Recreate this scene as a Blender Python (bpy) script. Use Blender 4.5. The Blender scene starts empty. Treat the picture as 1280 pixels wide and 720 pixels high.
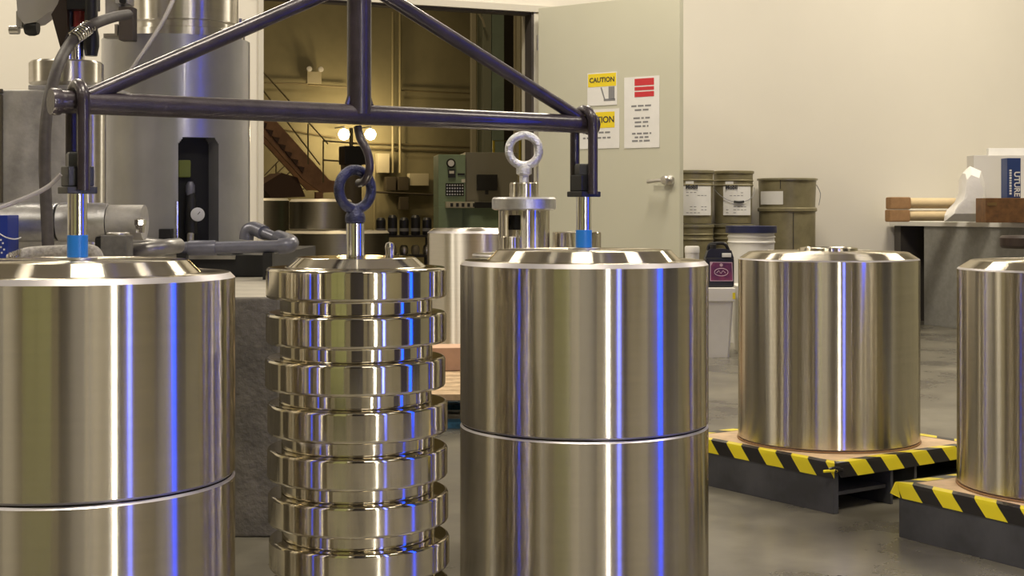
import bpy, bmesh, math, random
from mathutils import Vector, Matrix
random.seed(7)
PI = math.pi
C = bpy.context.scene.collection
SC = bpy.context.scene
F, HZ, EYE = 1810.0, 262.0, 0.82          # focal length and horizon in pixels of the 1280x720 frame, eye height in metres

# ------------------------------------------------------------------ camera
cd = bpy.data.cameras.new('camera'); cam = bpy.data.objects.new('camera', cd); C.objects.link(cam)
cam.location = (0, 0, EYE); cam.rotation_euler = (PI/2, 0, 0)
cd.sensor_width = 36; cd.lens = 36*F/1280; cd.shift_y = -(360-HZ)/1280; cd.clip_start = .05; cd.clip_end = 100
SC.camera = cam
# ------------------------------------------------------------------ world, exposure
w = bpy.data.worlds.new('world'); SC.world = w; w.use_nodes = True
w.node_tree.nodes['Background'].inputs[0].default_value = (1, .93, .82, 1)
w.node_tree.nodes['Background'].inputs[1].default_value = .1
SC.view_settings.view_transform = 'Standard'; SC.view_settings.look = 'None'
SC.view_settings.gamma = 1; SC.view_settings.use_curve_mapping = False
SC.view_settings.exposure = 0.0
SC.cycles.max_bounces = 8; SC.cycles.glossy_bounces = 6; SC.cycles.sample_clamp_indirect = 6
# building axes: the wall with the opening runs along e1, depth along e2
OX, OY, TH = -1.53, 8.73, math.radians(24.1)
def W(s, t, z=0):
    return Vector((OX+s*math.cos(TH)-t*math.sin(TH), OY+s*math.sin(TH)+t*math.cos(TH), z))
CEIL = 4.3
def area_lamp(loc, size, power, col, shape='DISK', rz=0, sy=None, spread=125):
    l = bpy.data.lights.new('lamp_light', 'AREA'); l.shape = shape; l.size = size
    if sy: l.size_y = sy
    l.energy = power; l.color = col
    l.spread = math.radians(spread)
    o = bpy.data.objects.new('lamp_light', l); o.location = loc; o.rotation_euler = (0, 0, rz); C.objects.link(o)
    return o
WARM = (1, .90, .73)
PANELS = [(s, t) for s in (-5, -1.6, 1.8, 5.2) for t in (-11.5, -7.2, -2.0)]
TUBES = [((1.02, .43), .03, (1, .93, .82), 42, 'white'), ((1.36, .78), .06, (.13, .17, 1), 9, 'pale blue'), ((2.2, 2.2), .085, (.004, .05, 1), 8, 'deep blue')]
P_PANEL, P_HALL = 118, 55

# ------------------------------------------------------------------ helpers
def px(x, y, Y):
    return Vector(((x-640)*Y/F, Y, EYE-(y-HZ)*Y/F))
MATS = {}
def nodes(name):
    m = bpy.data.materials.new(name); m.use_nodes = True
    nt = m.node_tree; return m, nt, nt.nodes['Principled BSDF']
def mat(name, col, rough=.5, metal=0, noise=0, scale=8, bump=0, bscale=60, emit=None, es=1, coat=0, col2=None, detail=4, lo=.35, hi=.65):
    if name in MATS: return MATS[name]
    m, nt, b = nodes(name); col = tuple(col)+(1,)
    b.inputs['Base Color'].default_value = col; b.inputs['Roughness'].default_value = rough; b.inputs['Metallic'].default_value = metal
    if coat: b.inputs['Coat Weight'].default_value = coat
    N, L = nt.nodes.new, nt.links.new
    tc = N('ShaderNodeTexCoord')
    if noise or col2:
        n = N('ShaderNodeTexNoise'); n.inputs['Scale'].default_value = scale; n.inputs['Detail'].default_value = detail
        n.inputs['Roughness'].default_value = .62
        L(tc.outputs['Object'], n.inputs['Vector'])
        r = N('ShaderNodeValToRGB'); r.color_ramp.elements[0].position = lo; r.color_ramp.elements[1].position = hi
        c2 = tuple(col2)+(1,) if col2 else tuple(min(1, c*(1+noise)) for c in col[:3])+(1,)
        c1 = col if col2 else tuple(c*(1-noise) for c in col[:3])+(1,)
        r.color_ramp.elements[0].color = c1; r.color_ramp.elements[1].color = c2
        L(n.outputs['Fac'], r.inputs['Fac']); L(r.outputs['Color'], b.inputs['Base Color'])
    if bump:
        n2 = N('ShaderNodeTexNoise'); n2.inputs['Scale'].default_value = bscale; n2.inputs['Detail'].default_value = 5
        L(tc.outputs['Object'], n2.inputs['Vector'])
        bp = N('ShaderNodeBump'); bp.inputs['Strength'].default_value = bump; bp.inputs['Distance'].default_value = .01
        L(n2.outputs['Fac'], bp.inputs['Height']); L(bp.outputs['Normal'], b.inputs['Normal'])
    if emit:
        b.inputs['Emission Color'].default_value = tuple(emit)+(1,); b.inputs['Emission Strength'].default_value = es
    MATS[name] = m; return m
def turned(name, col, rough, aniso, grooves=.0):
    """lathe-turned steel: fine circumferential grooves, so the gloss spreads along the axis"""
    m = bpy.data.materials.new(name); m.use_nodes = True; nt = m.node_tree; nt.nodes.clear()
    N, L = nt.nodes.new, nt.links.new
    o = N('ShaderNodeOutputMaterial'); g = N('ShaderNodeBsdfAnisotropic'); t = N('ShaderNodeTangent')
    t.direction_type = 'RADIAL'; t.axis = 'Z'
    g.inputs['Roughness'].default_value = rough; g.inputs['Anisotropy'].default_value = aniso
    tc = N('ShaderNodeTexCoord'); mp = N('ShaderNodeMapping'); mp.inputs['Scale'].default_value = (1.2, 1.2, 34)
    n = N('ShaderNodeTexNoise'); n.inputs['Scale'].default_value = 3; n.inputs['Detail'].default_value = 5
    L(tc.outputs['Object'], mp.inputs['Vector']); L(mp.outputs['Vector'], n.inputs['Vector'])
    r = N('ShaderNodeValToRGB'); r.color_ramp.elements[0].color = tuple(c*.93 for c in col)+(1,); r.color_ramp.elements[1].color = tuple(col)+(1,)
    r.color_ramp.elements[0].position = .3; r.color_ramp.elements[1].position = .7
    L(n.outputs['Fac'], r.inputs['Fac']); L(r.outputs['Color'], g.inputs['Color'])
    L(t.outputs['Tangent'], g.inputs['Tangent']); L(g.outputs['BSDF'], o.inputs['Surface'])
    MATS[name] = m; return m
class MB:
    def __init__(s): s.bm = bmesh.new(); s.bev = False
    def box(s, a, b, bev=0, rot=None, m=0):
        a = Vector(a); b = Vector(b); c = (a+b)/2; d = b-a
        M = Matrix.Translation(c) @ (rot if rot else Matrix()) @ Matrix.Diagonal((abs(d.x), abs(d.y), abs(d.z), 1))
        r = bmesh.ops.create_cube(s.bm, size=1, matrix=M); vs = r['verts']
        fs = set(f for v in vs for f in v.link_faces)
        for f in fs: f.material_index = m
        if bev:
            s.bev = True
            es = list(set(e for v in vs for e in v.link_edges))
            bmesh.ops.bevel(s.bm, geom=es, offset=bev, segments=2, profile=.6, affect='EDGES')
        return s
    def lathe(s, prof, seg=48, c=(0, 0, 0), rot=None, m=0, cap=True):
        c = Vector(c); R = rot if rot else Matrix(); rings = []
        q = [prof[0]]
        for (r0, z0), (r1, z1) in zip(prof, prof[1:]):      # holding loops beside each profile corner
            l = math.hypot(r1-r0, z1-z0)
            if l > .012 and seg > 30:
                for u in (.0008/l, 1-.0008/l): q.append((r0+(r1-r0)*u, z0+(z1-z0)*u))
            q.append((r1, z1))
        prof = q
        for r, z in prof:
            if r < 1e-6: rings.append([s.bm.verts.new(R @ Vector((0, 0, z)) + c)])
            else: rings.append([s.bm.verts.new(R @ Vector((r*math.cos(2*PI*i/seg), r*math.sin(2*PI*i/seg), z)) + c) for i in range(seg)])
        for A, B in zip(rings, rings[1:]):
            for i in range(seg):
                j = (i+1) % seg
                if len(A) == 1 and len(B) == 1: continue
                if len(A) == 1: f = s.bm.faces.new((A[0], B[j], B[i]))
                elif len(B) == 1: f = s.bm.faces.new((A[i], A[j], B[0]))
                else: f = s.bm.faces.new((A[i], A[j], B[j], B[i]))
                f.material_index = m
        if cap:
            if len(rings[0]) > 1: s.bm.faces.new(rings[0][::-1]).material_index = m
            if len(rings[-1]) > 1: s.bm.faces.new(rings[-1]).material_index = m
        return s
    def tube(s, pts, r, seg=12, smooth=0, closed=False, m=0):
        pts = [Vector(p) for p in pts]
        if smooth:
            q = []; n = len(pts)
            for i in range(n if closed else n-1):
                g = lambda k: pts[k % n] if closed else pts[max(0, min(n-1, k))]
                p0, p1, p2, p3 = g(i-1), g(i), g(i+1), g(i+2)
                for k in range(smooth):
                    t = k/smooth
                    q.append(.5*((2*p1)+(-p0+p2)*t+(2*p0-5*p1+4*p2-p3)*t*t+(-p0+3*p1-3*p2+p3)*t**3))
            if not closed: q.append(pts[-1])
            pts = q
        n = len(pts); rings = []; up = None
        for i, p in enumerate(pts):
            d = (pts[(i+1) % n]-pts[i-1]) if closed else (pts[min(i+1, n-1)]-pts[max(i-1, 0)])
            d.normalize()
            if up is None: up = d.orthogonal().normalized()
            up = (up-d*up.dot(d)).normalized(); sd = d.cross(up)
            rr = r[i] if isinstance(r, (list, tuple)) else r
            rings.append([s.bm.verts.new(p+(up*math.cos(2*PI*k/seg)+sd*math.sin(2*PI*k/seg))*rr) for k in range(seg)])
        pr = list(zip(rings, rings[1:]))+([(rings[-1], rings[0])] if closed else [])
        for A, B in pr:
            for k in range(seg): s.bm.faces.new((A[k], A[(k+1) % seg], B[(k+1) % seg], B[k])).material_index = m
        if not closed:
            s.bm.faces.new(rings[0][::-1]); s.bm.faces.new(rings[-1])
        return s
    def torus(s, c, R, r, rot=None, sx=1, sz=1, seg=40, rs=14):
        M = rot if rot else Matrix()
        return s.tube([Vector(c)+(M @ Vector((R*sx*math.cos(2*PI*i/seg), 0, R*sz*math.sin(2*PI*i/seg)))) for i in range(seg)], r, rs, closed=True)
    def quad(s, a, b, c, d, m=0):
        f = s.bm.faces.new([s.bm.verts.new(Vector(v)) for v in (a, b, c, d)]); f.material_index = m; return s
    def poly(s, pts, h, m=0):
        """prism: pts in plane, extruded by vector h"""
        A = [s.bm.verts.new(Vector(p)) for p in pts]; B = [s.bm.verts.new(Vector(p)+Vector(h)) for p in pts]; n = len(A)
        s.bm.faces.new(A[::-1]).material_index = m; s.bm.faces.new(B).material_index = m
        for i in range(n): s.bm.faces.new((A[i], A[(i+1) % n], B[(i+1) % n], B[i])).material_index = m
        return s
    def build(s, name, mats, parent=None, smooth=True, loc=None, rz=0):
        bmesh.ops.recalc_face_normals(s.bm, faces=s.bm.faces)
        me = bpy.data.meshes.new(name); s.bm.to_mesh(me); s.bm.free()
        if not isinstance(mats, (list, tuple)): mats = [mats]
        for m in mats: me.materials.append(m)
        if smooth:
            for p in me.polygons: p.use_smooth = True
            me.set_sharp_from_angle(angle=math.radians(32))
        o = bpy.data.objects.new(name, me); C.objects.link(o)
        if s.bev and smooth: o.modifiers.new('weighted_normal', 'WEIGHTED_NORMAL').keep_sharp = True
        if parent: o.parent = parent
        if loc is not None: o.location = loc
        if rz: o.rotation_euler = (0, 0, rz)
        return o
def thing(name, label, cat, loc=(0, 0, 0), rz=0, group=None):
    o = bpy.data.objects.new(name, None); C.objects.link(o); o.empty_display_size = .05
    o.location = loc; o.rotation_euler = (0, 0, rz); return tag(o, label, cat, group)
def tag(o, label, cat, group=None):
    o['label'] = label; o['category'] = cat
    if group: o['group'] = group
    return o
def struct(o): o['kind'] = 'structure'; return o
def lab(o, l): o['label'] = l; return o
def text_mesh(txt, size, mt, parent, loc, rot, name='lettering', ext=.0006, align='CENTER', bold=0):
    cu = bpy.data.curves.new(name, 'FONT'); cu.body = txt; cu.size = size; cu.extrude = ext; cu.align_x = align; cu.align_y = 'CENTER'; cu.offset = bold
    to = bpy.data.objects.new(name+'_src', cu); C.objects.link(to)
    bpy.context.view_layer.update()
    me = bpy.data.meshes.new_from_object(to.evaluated_get(bpy.context.evaluated_depsgraph_get()))
    bpy.data.objects.remove(to); me.materials.clear(); me.materials.append(mt)
    o = bpy.data.objects.new(name, me); C.objects.link(o); o.parent = parent; o.location = loc; o.rotation_euler = rot
    return o
RY = lambda a: Matrix.Rotation(a, 4, 'Y')
RX = lambda a: Matrix.Rotation(a, 4, 'X')
RZ = lambda a: Matrix.Rotation(a, 4, 'Z')

# ------------------------------------------------------------------ materials
STEEL = turned('turned_steel', (.64, .60, .515), .20, .79)
STEEL_B = turned('turned_steel_far', (.74, .71, .66), .36, .7)
MIRROR = turned('polished_steel', (.74, .70, .60), .10, .5)
EDGE = mat('machined_bright_edge', (.50, .48, .50), .36, .85)
EDGE2 = mat('pale_rim_edge', (.9, .86, .75), .5, .3)  # paler colour for the chamfered edges of the far weights
CHROME = mat('bright_steel', (.78, .77, .76), .12, 1)
SATIN = mat('satin_steel', (.62, .60, .58), .33, 1, noise=.08, scale=20)
ALU = mat('rough_aluminium', (.66, .66, .68), .4, 1, noise=.1, scale=40, bump=.1, bscale=300)
GALV = mat('cast_galvanised', (.72, .73, .76), .32, 1, noise=.18, scale=60, bump=.5, bscale=220)
BEAMP = mat('dark_beam_paint', (.034, .025, .032), .38, .15, noise=.3, scale=22, bump=.12, bscale=180, coat=.35)
BLUEBLK = mat('blue_black_paint', (.032, .035, .075), .38, .5, noise=.35, scale=60, bump=.35, bscale=260)
BLACK = mat('black_paint', (.018, .018, .02), .4, .1)
BLACKM = mat('matt_black', (.012, .012, .014), .8)
DKGREY = mat('dark_grey_wood_paint', (.055, .055, .06), .5, 0, noise=.25, scale=9)
BLUETAPE = mat('blue_tape', (.01, .16, .55), .4)
COLP = mat('grey_machine_paint', (.42, .42, .45), .33, .55, noise=.07, scale=5, bump=.05, bscale=40, coat=.5)
CASTG = mat('grey_casting_paint', (.42, .405, .38), .5, .15, noise=.22, scale=11, bump=.15, bscale=60)
PIPEG = mat('grey_conduit', (.19, .195, .25), .35, .3, noise=.08, scale=30)
HOSE = mat('hose_rubber', (.07, .06, .058), .6, 0, noise=.2, scale=40)
CABLE = mat('grey_cable', (.3, .28, .27), .5)
CONC = mat('concrete_block', (.10, .092, .078), .85, 0, col2=(.17, .155, .132), scale=14, bump=.5, bscale=60, detail=8)
CONCT = mat('lit_top_concrete', (.42, .39, .33), .8, 0, noise=.1, scale=10)  # plinth concrete made paler, with the light from above in the colour
FLOORM = None
YEL = mat('yellow_tape', (.82, .68, .02), .45)
BLKT = mat('black_tape', (.02, .018, .018), .35)
PLY = mat('plywood', (.62, .44, .27), .65, 0, noise=.14, scale=14)
WOOD = mat('raw_pallet_wood', (.50, .36, .22), .75, 0, noise=.25, scale=16)
BLUEW = mat('blue_painted_wood', (.03, .12, .22), .7, 0, noise=.4, scale=40)
CARD = mat('cardboard', (.32, .18, .08), .8, 0, noise=.12, scale=16)
TANP = mat('tan_paper_tube', (.62, .48, .28), .7, 0, noise=.06, scale=10)
WHITEP = mat('white_plastic', (.72, .70, .66), .42, 0, noise=.03, scale=7)
BAG = mat('white_film', (.78, .76, .74), .5, 0, bump=.5, bscale=14)
OLIVE = mat('olive_pail_steel', (.245, .215, .125), .42, .35, noise=.14, scale=9)
OLIVEL = mat('olive_lid_steel', (.27, .245, .16), .38, .45, noise=.1, scale=18)
PAPER = mat('white_label_paper', (.75, .74, .72), .6, 0, noise=.03, scale=9)
INK = mat('dark_print', (.03, .03, .035), .6)
INKG = mat('grey_print', (.22, .22, .23), .6)
NAVY = mat('navy_plastic', (.015, .018, .06), .4)
PURPLE = mat('purple_label', (.085, .02, .075), .4, 0, col2=(.25, .045, .11), scale=14)
PINKL = mat('pale_pink_print', (.6, .42, .5), .5)
REDL = mat('red_print', (.55, .03, .04), .5)
SIGNY = mat('sign_yellow', (.80, .62, .02), .5)
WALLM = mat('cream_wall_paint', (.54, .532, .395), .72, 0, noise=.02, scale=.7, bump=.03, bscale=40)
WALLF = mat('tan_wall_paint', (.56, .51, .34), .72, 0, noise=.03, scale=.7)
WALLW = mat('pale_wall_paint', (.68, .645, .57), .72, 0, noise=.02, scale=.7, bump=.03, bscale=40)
DOORM = mat('beige_door_paint', (.54, .53, .425), .45, 0, noise=.02, scale=1)
TRIMM = mat('pale_door_frame', (.55, .52, .45), .5)
DKTRIM = mat('dark_rubber_seal', (.06, .05, .045), .6)
CEILM = mat('white_ceiling', (.75, .73, .68), .8)
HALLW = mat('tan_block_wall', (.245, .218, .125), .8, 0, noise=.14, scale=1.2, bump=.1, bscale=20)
RUST = mat('rust_red_steel', (.31, .17, .095), .6, 0, noise=.2, scale=8)
GREEN = mat('machine_green', (.24, .33, .235), .5, 0, noise=.08, scale=5)
GREEND = mat('machine_green_dark', (.21, .20, .165), .5)
COLG = mat('grey_green_column', (.24, .30, .24), .55, 0, noise=.08, scale=4)
RAIL = mat('rail_steel', (.2, .165, .09), .5, .3)
DULL = turned('dull_turned_steel', (.46, .45, .42), .45, .6)
SCREEN = mat('dark_screen', (.01, .01, .012), .15)
GLASSW = mat('gauge_white', (.75, .76, .8), .3)
BLUEB = mat('blue_box_print', (.012, .035, .28), .45)
BROWNB = mat('brown_box', (.15, .07, .022), .55, 0, noise=.25, scale=20)
REDM = mat('dull_red_paint', (.30, .03, .03), .45)
CHAIRM = mat('dark_brown_vinyl', (.03, .018, .015), .4)
BENCHP = mat('speckled_grey_laminate', (.235, .23, .21), .55, 0, noise=.1, scale=30)
BENCHT = mat('light_worktop', (.68, .66, .62), .4)
def floor_mat():
    m, nt, b = nodes('concrete_floor'); N, L = nt.nodes.new, nt.links.new
    tc = N('ShaderNodeTexCoord'); n1 = N('ShaderNodeTexNoise'); n1.inputs['Scale'].default_value = 2.1; n1.inputs['Detail'].default_value = 7; n1.inputs['Roughness'].default_value = .6
    n2 = N('ShaderNodeTexNoise'); n2.inputs['Scale'].default_value = 22; n2.inputs['Detail'].default_value = 4
    L(tc.outputs['Object'], n1.inputs['Vector']); L(tc.outputs['Object'], n2.inputs['Vector'])
    r = N('ShaderNodeValToRGB'); e = r.color_ramp.elements; e[0].position = .34; e[0].color = (.095, .088, .074, 1); e[1].position = .68; e[1].color = (.25, .23, .18, 1)
    L(n1.outputs['Fac'], r.inputs['Fac'])
    mx = N('ShaderNodeMixRGB'); mx.blend_type = 'MULTIPLY'; mx.inputs[0].default_value = .25
    L(r.outputs['Color'], mx.inputs[1]); L(n2.outputs['Fac'], mx.inputs[2]); L(mx.outputs[0], b.inputs['Base Color'])
    mr = N('ShaderNodeMapRange'); mr.inputs['To Min'].default_value = .18; mr.inputs['To Max'].default_value = .4
    L(n1.outputs['Fac'], mr.inputs['Value']); L(mr.outputs[0], b.inputs['Roughness'])
    bp = N('ShaderNodeBump'); bp.inputs['Strength'].default_value = .03; bp.inputs['Distance'].default_value = .01
    L(n2.outputs['Fac'], bp.inputs['Height']); L(bp.outputs['Normal'], b.inputs['Normal'])
    return m
FLOORM = floor_mat()

# ------------------------------------------------------------------ room shell
S0, S1, T0, T1 = -8.0, 8.2, -14.0, 9.5       # hall runs t from T0 to 0, far hall from 0 to T1
OPW, OPH, WT = 1.86, 2.14, .16
def slab(name, a, b, m):       # box given in building coordinates
    o = MB().box(a, b).build(name, m, smooth=False, loc=(OX, OY, 0), rz=TH); return struct(o)
slab('floor', (S0-.3, T0-.3, -.15), (S1+.3, T1+.3, 0), FLOORM)
slab('ceiling', (S0-.3, T0-.3, CEIL), (S1+.3, WT, CEIL+.15), CEILM)
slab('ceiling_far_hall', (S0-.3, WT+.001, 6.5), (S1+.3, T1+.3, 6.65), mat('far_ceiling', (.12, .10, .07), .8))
slab('wall_left', (S0-.2, T0, 0), (S0, 0, CEIL), WALLF)
slab('wall_right', (S1, T0, 0), (S1+.2, 0, CEIL), WALLM)
slab('wall_front', (S0, T0-.2, 0), (S1, T0, CEIL), WALLF)
# wall with the opening: pieces left, right and above
bw = MB()
bw.box((S0, 0, 0), (0, WT, CEIL)); bw.box((OPW, 0, 0), (S1, WT, CEIL)); bw.box((0, 0, OPH), (OPW, WT, CEIL))
struct(bw.build('wall_back', WALLW, smooth=False, loc=(OX, OY, 0), rz=TH))
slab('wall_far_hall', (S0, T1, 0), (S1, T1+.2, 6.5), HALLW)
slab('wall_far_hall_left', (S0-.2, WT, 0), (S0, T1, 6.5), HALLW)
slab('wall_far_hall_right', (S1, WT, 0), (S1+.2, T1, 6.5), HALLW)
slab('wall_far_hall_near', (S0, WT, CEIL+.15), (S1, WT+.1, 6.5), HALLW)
# door frame of the opening
fr = struct(MB().box((-.001, -.012, 0), (.03, WT+.012, OPH)).box((OPW-.035, -.02, 0), (OPW+.004, WT+.012, OPH)).box((-.02, -.03, OPH-.03), (OPW+.12, WT, OPH+.012)).build('trim_1', TRIMM, smooth=False, loc=(OX, OY, 0), rz=TH))
struct(MB().box((OPW-.05, -.015, 0), (OPW-.036, .09, OPH-.03)).box((.03, .0, OPH-.045), (OPW-.05, .09, OPH-.031)).build('trim_2', DKTRIM, smooth=False, loc=(OX, OY, 0), rz=TH))
struct(MB().box((OPW+.05, -.014, 0), (3.2, -.001, .09)).box((3.2, -.014, 0), (S1, -.001, .09)).build('baseboard_back', DKTRIM, smooth=False, loc=(OX, OY, 0), rz=TH))
# open door leaf
D0, D1 = Vector((.185, 9.40, 0)), Vector((1.024, 8.745, 0)); dv = D1-D0; DL = dv.length; DA = math.atan2(dv.y, dv.x)
door = MB().box((0, -.022, .012), (DL, .022, 2.125), bev=.003).build('door_1', DOORM, loc=D0, rz=DA); struct(door)
kn = MB().lathe([(.032, 0), (.034, .004), (.030, .014), (.012, .018), (.012, .045), (.024, .05), (.028, .062), (.02, .072), (0, .074)], 24, (DL-.07, -.022, .998), RX(PI/2))
kn.tube([(DL-.07, -.075, .998), (DL-.12, -.078, .997), (DL-.195, -.072, .99)], [.012, .0125, .013], 10)
kn.build('door_handle', SATIN, door)
for hz_ in (.25, 1.05, 1.9): MB().lathe([(.009, -.05), (.009, .05)], 10, (-.006, -.02, hz_)).build('hinge', SATIN, door)
# signs on the door (flat printed sheets)
def door_u(x):   # pixel column -> distance along the leaf
    k = (x-640)/F; return (k*D0.y-D0.x)/(math.cos(DA)-k*math.sin(DA))
def door_z(x, y):
    u = door_u(x); Y = D0.y+u*math.sin(DA); return EYE-(y-HZ)*Y/F
def sheet(name, x0, x1, y0, y1, label, off=.0235):
    xm = (x0+x1)/2; u0, u1 = door_u(x0), door_u(x1); z0, z1 = door_z(xm, y1), door_z(xm, y0)
    t = thing(name, label, 'sign', D0+dv.normalized()*u0+Vector((0, 0, z0)), DA, 'paper notices on the open door')
    MB().box((0, -off-.0015, 0), (u1-u0, -off, z1-z0)).build('paper', PAPER, t, smooth=False)
    return t, u1-u0, z1-z0, off+.0016
def lines(t, w_, zs, off, sc=1, seed=1, mt=None, h=.011):
    rnd = random.Random(seed); b = MB()
    for z, half in zs:
        x = w_/2-half
        while x < w_/2+half-.01:
            l = rnd.uniform(.018, .05); l = min(l, w_/2+half-x); b.box((x, -off-.0006, z), (x+l, -off, z+h)); x += l+.010
    b.build('small_print', mt or INKG, t, smooth=False)['kind'] = 'stuff'
t, w_, h_, of = sheet('caution_notice', 737, 774, 91, 132, 'upper white notice with yellow CAUTION header and dark pictogram on open door')
MB().box((.006, -of-.0008, h_-.088), (w_-.006, -of, h_-.006)).build('header', SIGNY, t, smooth=False)
text_mesh('CAUTION', .042, INK, t, (w_/2, -of-.0012, h_-.047), (PI/2, 0, 0), bold=.001)
MB().box((w_*.72, -of-.0008, .035), (w_*.92, -of, .115)).poly([(w_*.45, -of, .11), (w_*.49, -of, .115), (w_*.62, -of, .03), (w_*.58, -of, .03)], (0, -.0008, 0)).box((w_*.56, -of-.0008, .026), (w_*.94, -of, .04)).build('pictogram', INKG, t, smooth=False)
t, w_, h_, of = sheet('caution_notice', 721, 777, 137, 186, 'lower wide white notice with yellow CAUTION band behind the shackle on open door')
MB().box((.03, -of-.0008, h_-.118), (w_-.035, -of, h_-.018)).build('header', SIGNY, t, smooth=False)
text_mesh('CAUTION', .055, INK, t, (w_/2+.01, -of-.0012, h_-.068), (PI/2, 0, 0), bold=.001)
lines(t, w_, [(.095, .105), (.062, .105)], of, seed=3)
t, w_, h_, of = sheet('warning_notice', 783, 827, 96, 185, 'tall white notice with red header and small grey print near door handle')
MB().box((w_*.30, -of-.0008, h_-.055), (w_*.85, -of, h_-.012)).box((w_*.30, -of-.0008, h_-.085), (w_*.85, -of, h_-.063)).box((w_*.30, -of-.0008, h_-.125), (w_*.85, -of, h_-.093)).build('red_header', REDL, t, smooth=False)
lines(t, w_, [(h_-.185, .075), (h_-.21, .05), (h_-.26, .06), (h_-.285, .05), (h_-.31, .05), (h_-.355, .07), (h_-.378, .05), (h_-.4, .07)], of, seed=5)

# ceiling panel lights and the three upright tube lamps inferred from the streaks in the steel
for i, (s, t_) in enumerate(PANELS):
    p = W(s, t_, CEIL)
    t = thing('ceiling_light', 'white square ceiling panel lamp', 'lamp', p, TH, 'ceiling panel lamps')
    MB().box((-.66, -.36, -.06), (.66, .36, 0), bev=.01).build('housing', WHITEP, t)
    area_lamp(p-Vector((0, 0, .07)), 1.2, P_PANEL*(1.02 if t_ > -3 else .52), WARM, 'RECTANGLE', TH, .6, 170 if t_ > -3 else 120)
for (x, y), r, c, st_, nm in TUBES:
    t = thing('inferred_tube_lamp', 'upright '+nm+' inferred tube lamp on a round foot, right of the camera', 'lamp', (x, y, 0))
    MB().lathe([(0, 0), (.17, 0), (.17, .015), (.03, .03), (.02, .12), (0, .12)], 32).build('foot', BLACK, t)
    MB().lathe([(r, .1205), (r, 1.95)], 24).build('tube', mat('glow_'+nm.replace(' ', '_'), c, .5, emit=c, es=st_), t)
    MB().lathe([(0, 1.951), (r+.004, 1.951), (r+.004, 1.99), (0, 1.995)], 24).build('end_cap', BLACK, t)

# ------------------------------------------------------------------ big stainless weights
C1, C2, C3, C4 = (-.743, 2.476), (.154, 3.105), (.942, 4.316), (1.372, 3.565)
R0 = .265
def block(name, cat, label, c, z0, z1, R, m, top=None, group=None, cham=.0045, topch=.004, seg=128):
    pr = [(0, 0), (R-cham, 0), (R, cham)]
    h = z1-z0
    n = 6
    pr += [(R, cham+(h-cham-topch)*k/n) for k in range(1, n)]
    pr += [(R, h-topch), (R-topch, h)]
    pr += top if top else [(0, h)]
    o = MB().lathe(pr, seg).build(name, [m, EDGE], loc=(c[0], c[1], z0))
    for p in o.data.polygons:
        if .3 < abs(p.normal.z) < .93 and Vector(p.center[:2]).length > R-.011: p.material_index = 1
    return tag(o, label, cat, group)
def ftop(h): return [(.209, h), (.206, h+.001), (.186, h+.0215), (.183, h+.022), (.03, h+.022), (0, h+.022)]
SEAM, TOP = .365, .712
for c, a in ((C1, 'front left, nearest the camera'), (C2, 'centre, right of the disc stack')):
    block('steel_weight', 'weight', 'lower polished steel cylinder of the hoisted pair at '+a, c, 0, SEAM-.0012, R0, STEEL)
    block('steel_weight', 'weight', 'upper polished steel cylinder of the hoisted pair at '+a, c, SEAM+.0012, TOP, R0, STEEL, ftop(TOP-SEAM-.0012), topch=.009)
def top34(h):
    return [(R0-.032, h+.018), (.12, h+.021), (.088, h+.022), (.086, h+.030), (.072, h+.032), (.062, h+.026), (.058, h+.014), (0, h+.014)]
PT = .137
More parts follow.
